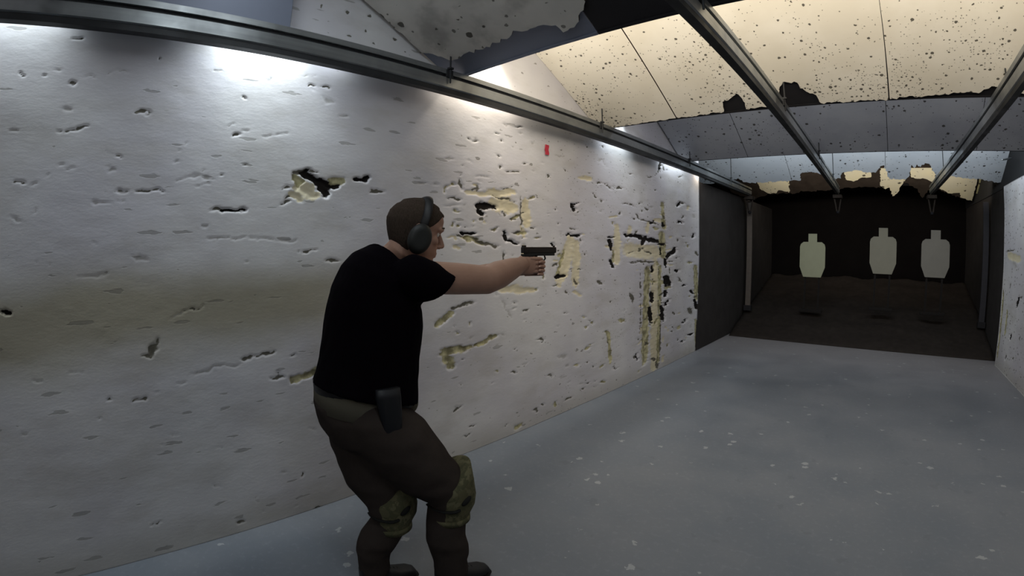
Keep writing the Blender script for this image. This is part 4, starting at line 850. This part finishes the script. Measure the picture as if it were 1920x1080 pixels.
# carriages at the far end of the rails
def carriage(x, label):
    e = empty('target_carriage', (x, 9.1, RZ0)); tag(e, label, 'carriage', None)
    bm = bmesh.new(); add_box(bm, (x, 9.1, RZ0-0.035), (0.16, 0.22, 0.06), bevel=0.008); obj('trolley', bm, P5B, e)
    bm = bmesh.new()
    for s in (-1, 1): tube(bm, [(x+s*0.06, 9.1, RZ0-0.05), (x+s*0.02, 9.1, RZ0-0.28)], 0.014, 8)
    obj('bracket', bm, P5B, e)
    bm = bmesh.new(); ball(bm, (x, 9.1, RZ0-0.30), (0.03, 0.03, 0.03), seg=10); obj('clamp', bm, STEELD, e)
carriage(-2.32, 'dark trolley bracket at far end of the leftmost guide rail')
carriage(-0.69, 'dark trolley bracket at far end of the middle guide rail')
carriage(0.955, 'dark trolley bracket at far end of the rightmost guide rail')

# ------------------------------------------------------------------ targets
TGT = [plain('target_white_%d' % i, c, 0.8, 0, 0.06, 8) for i, c in enumerate((srgb(152, 152, 128), srgb(132, 128, 114), srgb(124, 120, 112)))]
POST = plain('post_wood', srgb(26, 22, 20), 0.9)
def target(x, Y, zb_, wd, h, mat, label, tilt=0):
    """silhouette: chamfered body with square head"""
    e = empty('silhouette_target', (x, Y, 0.25)); tag(e, label, 'target')
    hw = wd/2; hh = h*0.19; bh = h-hh
    o = [(-hw*.70, 0), (hw*.70, 0), (hw, bh*.29), (hw, bh*.86), (hw*.93, bh*.94), (hw*.72, bh), (hw*.34, bh), (hw*.34, h), (-hw*.34, h), (-hw*.34, bh), (-hw*.72, bh), (-hw*.93, bh*.94), (-hw, bh*.86), (-hw, bh*.29)]
    bm = bmesh.new()
    f = bm.faces.new([bm.verts.new((x+a, Y, zb_+b)) for a, b in o])
    r = bmesh.ops.extrude_face_region(bm, geom=[f])
    bmesh.ops.translate(bm, vec=(0, 0.012, 0), verts=[v for v in r['geom'] if isinstance(v, bmesh.types.BMVert)])
    obj('silhouette', bm, mat, e)
    for s in (-1, 1):
        bm = bmesh.new(); add_box(bm, (x+s*hw*0.55, Y+0.045, zb_-0.10), (0.035, 0.02, 1.0)); obj('post', bm, POST, e)
    bm = bmesh.new(); add_box(bm, (x, Y+0.045, zb_-0.61), (wd*0.9, 0.12, 0.05), bevel=0.01); obj('base', bm, POST, e)
    bm = bmesh.new(); add_box(bm, (x, Y+0.024, zb_+bh*0.5), (wd*0.7, 0.02, 0.04)); obj('crossbar', bm, POST, e)
target(-1.165, 9.3, 1.5-0.47, 0.47, 0.775, TGT[0], 'white silhouette target on the left, brightest, with scuffed left side')
target(0.115, 9.3, 1.5-0.355, 0.475, 0.785, TGT[1], 'pale grey silhouette target in the middle, set highest of the three')
target(1.045, 9.3, 1.5-0.37, 0.50, 0.785, TGT[2], 'dull grey silhouette target on the right, by the rightmost rail')

# red tape on the wall
bm = bmesh.new()
n = 8
rg = []
for i in range(n+1):
    t = i/n; z = 2.265+0.085*t; wv = 0.004*math.sin(t*9)
    rg.append([Vector((XL+0.012+xo, 3.165+yo+wv, z)) for xo, yo in ((0, -.024), (.003, -.024), (.003, .024), (0, .024))])
ring_loft(bm, rg)
tag(obj('tape_strip', bm, plain('red_tape', srgb(196, 60, 76), 0.6)), 'small red tape strip stuck on the white wall left of the bluish lit patch', 'tape')
# ------------------------------------------------------------------ the shooter
def PZ(az, r, z):
    return Vector((math.sin(R(az))*r, math.cos(R(az))*r, z))
FA = R(12)
Fv = Vector((math.sin(FA), math.cos(FA), 0)); Rv = Vector((math.cos(FA), -math.sin(FA), 0)); Uv = Vector((0, 0, 1))

man = empty('person', (-1.56, 1.02, 0.0))
tag(man, 'person in black t-shirt and dark trousers crouching forward, aiming a pistol two-handed, ear defenders on', 'person')
SKIN = mat_skin()
SHIRT = mat_cloth('black_cotton', (0.0015, 0.0009, 0.0018, 1), (0.003, 0.0018, 0.0034, 1))
TROU = mat_cloth('dark_olive_trousers', srgb(50, 44, 42), srgb(64, 57, 52), 500, 0.4)
CAMO = mat_camo()
HAIR = plain('short_dark_hair', srgb(96, 82, 71), 0.9, 0, 0.35, 260, 0.5, spec=0.15, stretch=(1, 1, 0.3))
MUFF = plain('black_plastic', srgb(26, 24, 24), 0.5, 0, 0.05, 10, spec=0.3)
MUFFG = plain('dark_green_plastic', srgb(32, 33, 31), 0.5, 0, 0.05, 10, spec=0.35)
BOOT = plain('black_boot_leather', srgb(26, 26, 28), 0.5, 0, 0.1, 30, 0.2)
GUNM = plain('dark_gun_metal', srgb(40, 33, 30), 0.35, 0.5, 0.08, 30, spec=0.5)
GUNP = plain('pistol_polymer', srgb(30, 29, 29), 0.6, 0, 0.05, 60, 0.15)

def oval(c, a, b, tilt, n=36, p=2.3, az=FA):
    """ring with lateral half-width a and depth b, front tipped down by tilt degrees"""
    f = Vector((math.sin(az), math.cos(az), 0)); r = Vector((math.cos(az), -math.sin(az), 0))
    d = f*math.cos(R(tilt)) - Uv*math.sin(R(tilt))
    out = []
    for j in range(n):
        t = 2*math.pi*j/n; c_, s_ = math.cos(t), math.sin(t)
        k = (abs(c_)**p+abs(s_)**p)**(-1/p)
        out.append(c + r*(a*c_*k) + d*(b*s_*k))
    return out

# key joints
NECK = PZ(-56.6, 2.0, 1.445)
SHR = PZ(-53.0, 1.84, 1.388)
ELR = PZ(-45.0, 2.03, 1.362)
WRR = PZ(-40.9, 2.27, 1.418)
SHL = SHR - Rv*0.37 + Fv*0.03 + Uv*0.0
GUN = Vector((-1.508, 1.795, 1.462))        # top of the grip under the slide
ELL = Vector((-1.735, 1.47, 1.33))
WRL = Vector((-1.565, 1.70, 1.40))
HEAD = PZ(-53.35, 1.985, 1.562)
HAZ = R(20); HP = R(14)                      # head turned, tipped down
HF = Vector((math.sin(HAZ)*math.cos(HP), math.cos(HAZ)*math.cos(HP), -math.sin(HP)))
HR = Vector((math.cos(HAZ), -math.sin(HAZ), 0)); HU = HR.cross(HF)
HS = 1.10
def HD(x, y, z, s=HS): return HEAD + HR*(x*s) + HF*(y*s) + HU*(z*s)
def GN(x, y, z): return GUN + Rv*x + Fv*y + Uv*z

PEL = PZ(-60.3, 1.93, 0.90)
HIPR = PEL + Rv*0.085 - Uv*0.03
HIPL = PEL - Rv*0.10 - Uv*0.03
KNR = PZ(-50.3, 1.85, 0.475); KNL = PZ(-57.9, 1.88, 0.430)
ANR = PZ(-50.6, 1.83, 0.09); ANL = PZ(-61.0, 1.87, 0.105)

# ---- head slices
HZ = [-.122, -.112, -.097, -.08, -.065, -.045, -.02, .01, .03, .06, .085, .105, .117, .1225]
YF = [.055, .082, .090, .084, .092, .090, .087, .080, .093, .094, .083, .056, .026, .004]
YB = [.005, -.015, -.045, -.060, -.072, -.086, -.098, -.108, -.112, -.106, -.090, -.062, -.030, -.006]
HW = [.018, .036, .052, .060, .065, .069, .073, .077, .080, .078, .067, .046, .022, .004]
def head_rings(grow=0.0, zmin=-1):
    rings = []
    for z, f, b, w_ in zip(HZ, YF, YB, HW):
        if z < zmin: continue
        f += grow; b -= grow; w_ += grow
        ring = []
        for j in range(40):
            t = 2*math.pi*j/40; c_, s_ = math.cos(t), math.sin(t)
            p = 2.25; k = (abs(c_)**p+abs(s_)**p)**(-1/p)
            ring.append(HD(w_*c_*k, (f+b)/2+(f-b)/2*s_*k, z+(grow if z > 0.1 else 0)))
        rings.append(ring)
    return rings

bm = bmesh.new()
ring_loft(bm, head_rings())
# nose, brows, lips, cheeks, chin, ears
tube(bm, [HD(0, .082, .022), HD(0, .096, 0.0), HD(0, .110, -.026)], [.009, .011, .013], 12)
ball(bm, HD(.010, .098, -.034), (.010, .012, .009)); ball(bm, HD(-.010, .098, -.034), (.010, .012, .009))
tube(bm, [HD(-.052, .070, .026), HD(-.025, .090, .030), HD(0, .091, .026), HD(.025, .090, .030), HD(.052, .070, .026)], .010, 10)
tube(bm, [HD(-.026, .082, -.062), HD(0, .094, -.059), HD(.026, .082, -.062)], .0065, 10)
tube(bm, [HD(-.022, .082, -.071), HD(0, .092, -.071), HD(.022, .082, -.071)], .007, 10)
ball(bm, HD(0, .082, -.102), (.022, .018, .016)); ball(bm, HD(.045, .060, -.02), (.02, .022, .022)); ball(bm, HD(-.045, .060, -.02), (.02, .022, .022))
for s in (-1, 1):
    ball(bm, HD(s*.084, -.012, -.005), (.012, .022, .034))
# neck and trapezius
tube(bm, [NECK-Uv*0.05-Fv*0.02, NECK+Fv*0.01, HD(0, -.035, -.075), HD(0, -.03, -.02)], [.078, .068, .064, .06], 24)
# torso under the shirt
TR = [(-59.9, 1.935, .90, .165, .135, 12), (-59.5, 1.945, 1.02, .165, .135, 14), (-58.8, 1.955, 1.14, .170, .135, 12), (-58.3, 1.97, 1.26, .178, .13, 15), (-57.9, 1.98, 1.34, .178, .115, 22), (-57.4, 1.985, 1.40, .15, .09, 30), (-56.9, 1.99, 1.44, .09, .06, 36)]
ring_loft(bm, [oval(PZ(a, r, z), x*.93, y*.93, t) for a, r, z, x, y, t in TR])
# legs under the trousers, one body
for h, k, a in ((HIPR, KNR, ANR), (HIPL, KNL, ANL)):
    tube(bm, [h+Uv*.03, (h+k)/2, k, (k*2+a)/3-Fv*.02, a], [.088, .075, .055, .053, .035], 18)
    tube(bm, [a, a+Fv*0.05-Uv*.040, a+Fv*.12-Uv*.052], [.032, .026, .018], 12)
# arms
ball(bm, SHR, (.066, .066, .066)); ball(bm, SHL, (.066, .066, .066)); ball(bm, SHR-Rv*.06, (.07, .07, .07)); ball(bm, SHL+Rv*.06, (.07, .07, .07))
tube(bm, [SHR, SHR+(ELR-SHR)*.5, ELR, ELR+(WRR-ELR)*.30, ELR+(WRR-ELR)*.7, WRR, WRR+(GN(.02, -.05, -.045)-WRR)*.6],
     [.064, .064, .060, .061, .049, .034, .033], 24)
tube(bm, [SHL, SHL+(ELL-SHL)*.5, ELL, ELL+(WRL-ELL)*.30, ELL+(WRL-ELL)*.7, WRL, WRL+(GN(-.035, -.04, -.06)-WRL)*.6],
     [.062, .058, .052, .055, .043, .030, .030], 24)
# right hand: palm on the right and behind the grip
tube(bm, [WRR, GN(.018, -.085, -.050), GN(.024, -.055, -.050), GN(.030, -.015, -.052), GN(.031, .004, -.055)],
     [(.026, .030), (.022, .037), (.021, .043), (.015, .043), (.012, .040)], 20, side=Rv)
tube(bm, [GN(.008, -.085, -.05), GN(.002, -.058, -.035), GN(-.002, -.048, -.020)], [.020, .020, .015], 14)
# left palm, wrapped round from the far side
tube(bm, [WRL, GN(-.042, -.07, -.07), GN(-.045, -.03, -.062), GN(-.042, .015, -.060), GN(-.038, .035, -.060)],
     [(.026, .030), (.020, .038), (.018, .044), (.014, .043), (.012, .040)], 20, side=Rv)
body = fuse('body', bm, 0.0042, SKIN, man, 5)

# fingers: each its own bent tube, rooted in the palm
bm = bmesh.new()
for z, r, e in ((-.040, .0098, .0), (-.0605, .0098, .002), (-.080, .0088, -.002)):
    tube(bm, [GN(.031, -.01, z), GN(.034, .020, z), GN(.028, .043, z-.001), GN(.004, .053+e, z-.002), GN(-.018, .043+e, z-.003), GN(-.024, .018, z-.002)], [r*1.05, r*1.08, r, r*.98, r*.92, r*.8], 12)
tube(bm, [GN(.031, -.015, -.020), GN(.031, .020, -.020), GN(.026, .050, -.021), GN(.012, .068, -.024), GN(-.002, .066, -.025)], [.0105, .0105, .0098, .0088, .0075], 12)
tube(bm, [GN(.004, -.055, -.028), GN(-.014, -.035, -.016), GN(-.024, -.005, -.010), GN(-.025, .026, -.008)], [.0145, .0125, .0112, .0092], 12)
# left-hand fingers over the right ones
for z, r, e in ((-.040, .0095, .004), (-.060, .0098, .005), (-.080, .0095, .002), (-.098, .0083, -.004)):
    tube(bm, [GN(-.040, .010, z), GN(-.042, .042, z), GN(-.028, .066+e, z), GN(.004, .073+e, z+.001), GN(.034, .060+e, z+.003), GN(.046, .030+e, z+.005)], [r*1.05, r*1.08, r, r*.98, r*.95, r*.82], 12)
tube(bm, [GN(-.036, -.03, -.035), GN(-.040, .0, -.020), GN(-.036, .035, -.010), GN(-.031, .068, -.006)], [.0145, .0125, .0108, .009], 12)
fuse('fingers', bm, 0.0016, SKIN, man, 2)
bm = bmesh.new()
for p in (GN(.048, .026, -.036), GN(.048, .027, -.056), GN(.048, .025, -.076), GN(.047, .019, -.094)):
    ball(bm, p, (.0035, .0058, .0048), seg=10)
obj('fingernails', bm, plain('fingernail', (.55, .36, .29, 1), 0.35), man, True)

# eyes
for s in (-1, 1):
    bm = bmesh.new(); ball(bm, HD(s*.031, .0705, .008), (.0125, .0125, .0125), seg=16)
    ey = obj('eye', bm, plain('eye_white', srgb(210, 205, 198), 0.2), man, True)
    bm = bmesh.new(); ball(bm, HD(s*.031, .0805, .007), (.0045, .0045, .0045), seg=10)
    obj('iris', bm, plain('iris', srgb(40, 32, 26), 0.2), ey, True)

# hair: cropped cap above the hairline, swept from forehead to nape
bm = bmesh.new()
NR = 30; rings = []
full = head_rings(0.0055)
zz = HZ
for (ring, z) in zip(full, zz):
    pass
def hair_z(j):
    s_ = math.sin(2*math.pi*j/40)          # +1 front, -1 back
    return -.088+.163*max(0, min(1, (s_+0.72)/1.50))**1.25 if s_ < 0.9 else .075
cols = []
for j in range(40):
    zl = hair_z(j)
    col = []
    for k in range(NR+1):
        z = zl+(0.1225-zl)*(k/NR)
        f = float(np.interp(z, HZ, YF)); b = float(np.interp(z, HZ, YB)); w_ = float(np.interp(z, HZ, HW))
        g_ = 0.0055*min(1, k/3+0.15)
        f += g_*0.8; b -= g_*1.2; w_ += g_
        t = 2*math.pi*j/40; c_, s_ = math.cos(t), math.sin(t); p = 2.25; kk = (abs(c_)**p+abs(s_)**p)**(-1/p)
        rg_ = 1+0.004*math.sin(j*7+k*3)
        col.append(bm.verts.new(HD(w_*c_*kk*rg_, (f+b)/2+(f-b)/2*s_*kk*rg_, z+(g_ if z > .1 else 0))))
    cols.append(col)
for j in range(40):
    a, b = cols[j], cols[(j+1) % 40]
    for k in range(NR): bm.faces.new((a[k], b[k], b[k+1], a[k+1]))
topv = [cols[j][NR] for j in range(40)]
bm.faces.new(topv)
r = bmesh.ops.solidify(bm, geom=bm.faces[:], thickness=0.004)
obj('hair', bm, HAIR, man, True)
for s in (-1, 1):
    bm = bmesh.new(); tube(bm, [HD(s*.050, .080, .034), HD(s*.034, .093, .037), HD(s*.016, .096, .034)], [.002, .0035, .003], 8)
    obj('eyebrow', bm, HAIR, man, True)

# ear defenders
ed = empty('ear_defenders', (0, 0, 0)); ed.parent = man; ed.location = HEAD-man.location
bm = bmesh.new()
pts = [HD(.100*math.sin(t), -.004+.012*math.cos(t), (.030+.104*math.cos(t)) if math.cos(t) > 0 else .030+.112*math.cos(t)*.35) for t in [R(a) for a in range(-100, 101, 8)]]
tube(bm, pts, [(.006, .017)]*len(pts), 12, side=None)
def parent2(name, bm, mat, smooth=True):
    me = bpy.data.meshes.new(name); bmesh.ops.recalc_face_normals(bm, faces=bm.faces); bm.to_mesh(me); bm.free()
    me.polygons.foreach_set('use_smooth', [smooth]*len(me.polygons))
    me.transform(Matrix.Translation(-HEAD)); me.materials.append(mat)
    o = bpy.data.objects.new(name, me); COL.objects.link(o); o.parent = ed; return o
bmh = bm
parent2('headband', bmh, MUFF)
Mh = Matrix((HR, HF, HU)).transposed()
for s in (-1, 1):
    bm = bmesh.new(); ball(bm, (0, 0, 0), (.028, .047, .061), seg=28)
    for v in bm.verts:
        v.co.x = max(-.020, min(.020, v.co.x))
    bmesh.ops.rotate(bm, cent=(0, 0, 0), matrix=Mh @ Matrix.Rotation(R(-8), 3, 'X'), verts=bm.verts)
    bmesh.ops.translate(bm, vec=HD(s*.104, -.010, -.030), verts=bm.verts)
    parent2('ear_cup', bm, MUFFG)
    bm = bmesh.new(); ball(bm, (0, 0, 0), (.014, .040, .052), seg=24)
    bmesh.ops.rotate(bm, cent=(0, 0, 0), matrix=Mh, verts=bm.verts)
    bmesh.ops.translate(bm, vec=HD(s*.088, -.010, -.030), verts=bm.verts)
    parent2('ear_cushion', bm, MUFF)

# ---- t-shirt
bm = bmesh.new()
TS = [(-60.0, 1.935, .925, .214, .220, 15), (-59.75, 1.938, .955, .211, .212, 15), (-59.4, 1.945, 1.02, .207, .200, 16), (-58.9, 1.955, 1.12, .205, .196, 12), (-58.5, 1.965, 1.22, .208, .192, 13),
      (-58.2, 1.97, 1.30, .212, .182, 18), (-57.9, 1.98, 1.37, .208, .155, 26), (-57.5, 1.985, 1.42, .180, .120, 34), (-57.0, 1.99, 1.452, .130, .090, 38), (-56.7, 1.995, 1.470, .088, .078, 40)]
ring_loft(bm, [oval(PZ(a, r, z), x, y, t) for a, r, z, x, y, t in TS])
SLR = PZ(-50.4, 1.89, 1.352); SLL = SHL+(ELL-SHL)*.48
def sleeve(s0, s1, r0, r1):
    d = (s1-s0).normalized(); sd = d.cross(Uv).normalized()
    rings = []
    for k in range(7):
        t = k/6; c_ = s0+(s1-s0)*t; b = R(38)*t; r_ = r0+(r1-r0)*t
        w_ = Uv*math.cos(b)+d*math.sin(b)
        rings.append([c_+sd*(r_*.95*math.cos(2*math.pi*i/28))+w_*(r_*1.05*math.sin(2*math.pi*i/28)) for i in range(28)])
    ring_loft(bm, rings)
sleeve(SHR-Fv*.03, SLR, .088, .083); sleeve(SHL-Fv*.03, SLL, .086, .078)
ball(bm, SHR-Fv*.015-Rv*.01, (.088, .088, .086)); ball(bm, SHL-Fv*.015+Rv*.01, (.086, .086, .084))
ball(bm, SHR-Rv*.07-Fv*.02-Uv*.03, (.09, .09, .10)); ball(bm, SHL+Rv*.07-Fv*.02-Uv*.03, (.09, .09, .10))
ball(bm, (SHR+NECK)/2-Uv*.035, (.12, .08, .07)); ball(bm, (SHL+NECK)/2-Uv*.035, (.12, .08, .07))
def folds(co):
    x, y, z = co[:, 0], co[:, 1], co[:, 2]
    return 0.007*(vnoise2((x+y)*9+z*4, z*7-x*3, 2)-0.5)+0.004*(vnoise2((x-y)*22, z*15, 4)-0.5)
fuse('t_shirt', bm, 0.008, SHIRT, man, 6, folds)

# ---- trousers
bm = bmesh.new()
TP = [(-60.2, 1.935, .985, .172, .172, 16), (-60.2, 1.935, .93, .182, .188, 12), (-60.4, 1.932, .87, .192, .195, 8), (-60.4, 1.93, .80, .190, .182, 4), (-60.2, 1.925, .74, .175, .150, 0)]
ring_loft(bm, [oval(PZ(a, r, z), x, y, t) for a, r, z, x, y, t in TP])
tube(bm, [HIPR-Uv*.02, HIPR+(KNR-HIPR)*.35+Fv*.0, HIPR+(KNR-HIPR)*.7-Fv*.005, KNR+Uv*.02, KNR-Uv*.08-Fv*.012, (KNR+ANR)/2-Fv*.022, ANR+Uv*.10, ANR+Uv*.01],
     [.135, .142, .126, .098, .086, .088, .080, .074], 28)
tube(bm, [HIPL-Uv*.02, HIPL+(KNL-HIPL)*.35-Fv*.02, HIPL+(KNL-HIPL)*.7-Fv*.015, KNL+Uv*.02, KNL-Uv*.08-Fv*.012, (KNL+ANL)/2-Fv*.022, ANL+Uv*.10, ANL+Uv*.01],
     [.135, .146, .132, .098, .084, .085, .078, .072], 28)
tube(bm, [(HIPR+HIPL)/2-Uv*.04, (HIPR+HIPL+KNR+KNL)/4-Fv*.01, (HIPR+HIPL)*.175+(KNR+KNL)*.325], [.14, .135, .09], 24)
def tfold(co):
    x, y, z = co[:, 0], co[:, 1], co[:, 2]
    return 0.010*(vnoise2((x+y)*6+z*3, z*12+x*5, 21)-0.5)+0.006*(vnoise2((x-y)*14, z*26, 9)-0.5)
fuse('trousers', bm, 0.008, TROU, man, 5, tfold)
# paler olive band round the hips, front pouch, belt, holster
PALE_OLIVE = mat_cloth('pale_olive_cloth', srgb(88, 84, 74), srgb(100, 96, 83), 500, 0.4)  # paler olive than the trousers; hip band and pouch
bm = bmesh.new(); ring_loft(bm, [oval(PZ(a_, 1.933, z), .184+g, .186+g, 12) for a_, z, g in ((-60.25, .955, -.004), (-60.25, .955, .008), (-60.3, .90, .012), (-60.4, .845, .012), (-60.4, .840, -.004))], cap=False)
o = obj('hip_band', bm, PALE_OLIVE, man, True); o['label'] = 'paler olive hip band'
bm = bmesh.new(); ball(bm, PZ(-54.9, 1.93, .870), (.045, .045, .048)); o = obj('front_pouch', bm, PALE_OLIVE, man, True); o['label'] = 'small olive pouch'
bm = bmesh.new(); rr = [oval(PZ(-60.2, 1.935, z), .188+g, .194+g, 12) for z, g in ((.905, .0), (.905, .007), (.950, .007), (.950, .0))]
ring_loft(bm, rr, cap=False); 
vsr = bm.verts[:]
obj('belt', bm, plain('black_belt', srgb(22, 21, 23), 0.6), man, True)
hc = PZ(-57.2, 1.735, .905)
hl = empty('holster', (0, 0, 0)); hl.parent = man; hl.location = hc-man.location
def hp(name, bm, mat, smooth=False):
    me = bpy.data.meshes.new(name); bmesh.ops.recalc_face_normals(bm, faces=bm.faces); bm.to_mesh(me); bm.free()
    me.polygons.foreach_set('use_smooth', [smooth]*len(me.polygons)); me.materials.append(mat)
    o = bpy.data.objects.new(name, me); COL.objects.link(o); o.parent = hl; return o
rot = Matrix((Rv, Fv, Uv)).transposed()
HOL = plain('holster_plastic', srgb(20, 21, 25), 0.5, 0, 0.05, 20, spec=0.35)
bm = bmesh.new()
rings = []
for z, a, b, fy in ((.085, .018, .046, .0), (.05, .020, .048, .0), (.0, .020, .044, .004), (-.06, .018, .038, .008), (-.10, .015, .032, .010), (-.108, .010, .026, .010)):
    rings.append([rot @ Vector((a*math.cos(t)*((abs(math.cos(t))**4+abs(math.sin(t))**4)**-.25), fy+b*math.sin(t)*((abs(math.cos(t))**4+abs(math.sin(t))**4)**-.25), z)) for t in [2*math.pi*i/24 for i in range(24)]])
ring_loft(bm, rings); hp('shell', bm, HOL, True)
bm = bmesh.new(); add_box(bm, (0, 0, 0), (.020, .075, .05), bevel=.006); bmesh.ops.rotate(bm, cent=(0, 0, 0), matrix=rot, verts=bm.verts); bmesh.ops.translate(bm, vec=rot @ Vector((-.022, 0, .06)), verts=bm.verts); hp('belt_loop', bm, MUFF)

# ---- knee pads: padded camouflage shell, strap band, dark slot
def pad(kn, ank, label=None, off=0):
    e = empty('knee_pad', (0, 0, 0)); e.parent = man; e.location = kn-man.location
    def pp(name, bm, mat):
        me = bpy.data.meshes.new(name); bmesh.ops.recalc_face_normals(bm, faces=bm.faces); bm.to_mesh(me); bm.free()
        me.polygons.foreach_set('use_smooth', [True]*len(me.polygons)); me.materials.append(mat)
        o = bpy.data.objects.new(name, me); COL.objects.link(o); o.parent = e; return o
    bm = bmesh.new()
    rings = []
    for z, a, fr, bk in ((.085, .080, .075, .070), (.082, .100, .100, .085), (.05, .104, .112, .085), (.0, .103, .122, .084), (-.04, .098, .116, .084), (-.072, .092, .092, .084), (-.095, .090, .078, .086), (-.112, .089, .072, .085), (-.116, .075, .060, .075)):
        ring = []
        for i in range(40):
            t = 2*math.pi*i/40; c_, s_ = math.cos(t), math.sin(t)
            zt_ = z + (.065*s_+.01 if z > .06 else (.03*s_ if z > 0.02 else 0.0))
            ring.append(Rv*(a*c_)+Fv*((fr if s_ > 0 else bk)*s_+off)+Uv*zt_)
        rings.append(ring)
    ring_loft(bm, rings); pp('pad_shell', bm, CAMO)
    bm = bmesh.new()
    pts = []
    for i in range(9):
        t = R(-100+i*12)
        pts.append(Rv*(.104*math.cos(t))+Fv*((.121 if math.sin(t) > 0 else .090)*math.sin(t)+off)+Uv*(-.025+.035*max(0, math.sin(t)+.2)))
    tube(bm, pts, [(.008, .005)]*6+[(.010, .006)]*3, 10); ball(bm, Rv*.100+Fv*(.030+off)+Uv*.012, (.012, .028, .013), rot=Matrix.Rotation(R(28), 3, 'X')); pp('strap', bm, plain('black_strap', srgb(20, 19, 16), 0.8))
    bm = bmesh.new()
    rr = []
    for z, g in ((-.080, .0), (-.080, .005), (-.105, .005), (-.105, .0)):
        rr.append([Rv*((.0905+g)*math.cos(2*math.pi*i/40))+Fv*(((.083 if math.sin(2*math.pi*i/40) > 0 else .086)+g)*math.sin(2*math.pi*i/40)+off)+Uv*z for i in range(40)])
    ring_loft(bm, rr, cap=False); pp('lower_band', bm, CAMO)
pad(KNR, ANR, off=-.004)
pad(KNL, ANL, off=-.006)

# ---- boots
def boot(an, heel, pitch):
    e = empty('boot', (0, 0, 0)); e.parent = man; e.location = an-man.location
    def pp(name, bm, mat):
        bmesh.ops.rotate(bm, cent=(0, 0, 0), matrix=rot @ Matrix.Rotation(R(-pitch), 3, 'X'), verts=bm.verts)
        me = bpy.data.meshes.new(name); bmesh.ops.recalc_face_normals(bm, faces=bm.faces); bm.to_mesh(me); bm.free()
        me.polygons.foreach_set('use_smooth', [True]*len(me.polygons)); me.materials.append(mat)
        o = bpy.data.objects.new(name, me); COL.objects.link(o); o.parent = e; return o
    def sect(y, w_, zb_, zt_):
        ring = []
        for i in range(20):
            t = 2*math.pi*i/20; c_, s_ = math.cos(t), math.sin(t); k = (abs(c_)**2.8+abs(s_)**2.8)**(-1/2.8)
            ring.append(Vector((w_*c_*k, y, (zb_+zt_)/2+(zt_-zb_)/2*s_*k)))
        return ring
    zf = -an.z+0.002+heel
    bm = bmesh.new()
    ring_loft(bm, [sect(-.075, .018, zf+.02, zf+.06), sect(-.068, .034, zf+.018, .03), sect(-.03, .044, zf+.018, .06), sect(.02, .046, zf+.018, .05), sect(.06, .048, zf+.018, zf+.09), sect(.11, .050, zf+.018, zf+.072), sect(.155, .046, zf+.018, zf+.062), sect(.185, .030, zf+.020, zf+.048), sect(.192, .015, zf+.022, zf+.036)])
    tube(bm, [Vector((0, -.012, -.0)), Vector((0, -.012, .10)), Vector((0, -.008, .15))], [.052, .052, .055], 20, round_caps=False)
    u = pp('upper', bm, BOOT)
    bm = bmesh.new()
    ring_loft(bm, [sect(-.08, .02, zf, zf+.018), sect(-.07, .038, zf, zf+.022), sect(0, .044, zf+.001, zf+.02), sect(.06, .050, zf, zf+.02), sect(.12, .054, zf, zf+.02), sect(.17, .046, zf, zf+.02), sect(.200, .022, zf+.002, zf+.02)])
    pp('sole', bm, plain('rubber_sole', srgb(18, 18, 18), 0.8))
    bm = bmesh.new()
    for k in range(5):
        y = .035+k*.017; z = zf+.098-k*.006
        tube(bm, [Vector((-.022, y, z-.006)), Vector((0, y+.003, z)), Vector((.022, y, z-.006))], .0025, 6)
    pp('laces', bm, plain('bootlace', srgb(40, 40, 40), 0.8))
boot(ANR, 0.0, 0)
boot(ANL, 0.0, 0)

# ------------------------------------------------------------------ pistol (held: a thing of its own)
gun = empty('pistol', tuple(GUN)); tag(gun, 'dark compact pistol held out in both hands, muzzle toward the targets', 'pistol')
def gl(name, bm, mat, smooth=False):
    bmesh.ops.rotate(bm, cent=(0, 0, 0), matrix=rot, verts=bm.verts)
    me = bpy.data.meshes.new(name); bmesh.ops.recalc_face_normals(bm, faces=bm.faces); bm.to_mesh(me); bm.free()
    me.polygons.foreach_set('use_smooth', [smooth]*len(me.polygons)); me.materials.append(mat)
    o = bpy.data.objects.new(name, me); COL.objects.link(o); o.parent = gun; return o
bm = bmesh.new(); add_box(bm, (0, .062, .022), (.026, .205, .030), bevel=.004)
for k in range(6): add_box(bm, (0, -.032+k*.006, .022), (.0275, .002, .024))
gl('slide', bm, GUNM)
bm = bmesh.new(); add_box(bm, (0, .158, .0395), (.004, .012, .010)); gl('front_sight', bm, GUNM)
bm = bmesh.new(); ring_loft(bm, [[Vector((a, y, b)) for a, b in ((-.009, .036), (.009, .036), (.009, .045), (.003, .045), (.003, .040), (-.003, .040), (-.003, .045), (-.009, .045))] for y in (-.038, -.024)]); gl('rear_sight', bm, GUNM)
bm = bmesh.new(); tube(bm, [(0, .150, .022), (0, .168, .022)], .008, 16, round_caps=False); gl('muzzle', bm, GUNM, True)
bm = bmesh.new(); add_box(bm, (0, .065, .001), (.024, .18, .014), bevel=.003); gl('frame', bm, GUNP)
bm = bmesh.new()
pr = [(-.038, .004), (.018, .004), (.014, -.03), (.008, -.07), (.002, -.094), (-.046, -.090), (-.044, -.06), (-.040, -.02)]
for x in (-.013, .013):
    pass
rings = [[Vector((x, a*(1 if abs(x) < .012 else .985), b)) for a, b in pr] for x in (-.015, -.012, .012, .015)]
ring_loft(bm, rings); gl('grip', bm, GUNP)
bm = bmesh.new(); tube(bm, [(0, .040, -.006), (0, .046, -.028), (0, .068, -.034), (0, .092, -.030), (0, .102, -.020), (0, .096, -.004)], [(.005, .0035)]*6, 8, side=(1, 0, 0)); gl('trigger_guard', bm, GUNP, True)
bm = bmesh.new(); tube(bm, [(0, .050, -.004), (0, .046, -.016), (0, .050, -.024)], .003, 8); gl('trigger', bm, GUNM, True)
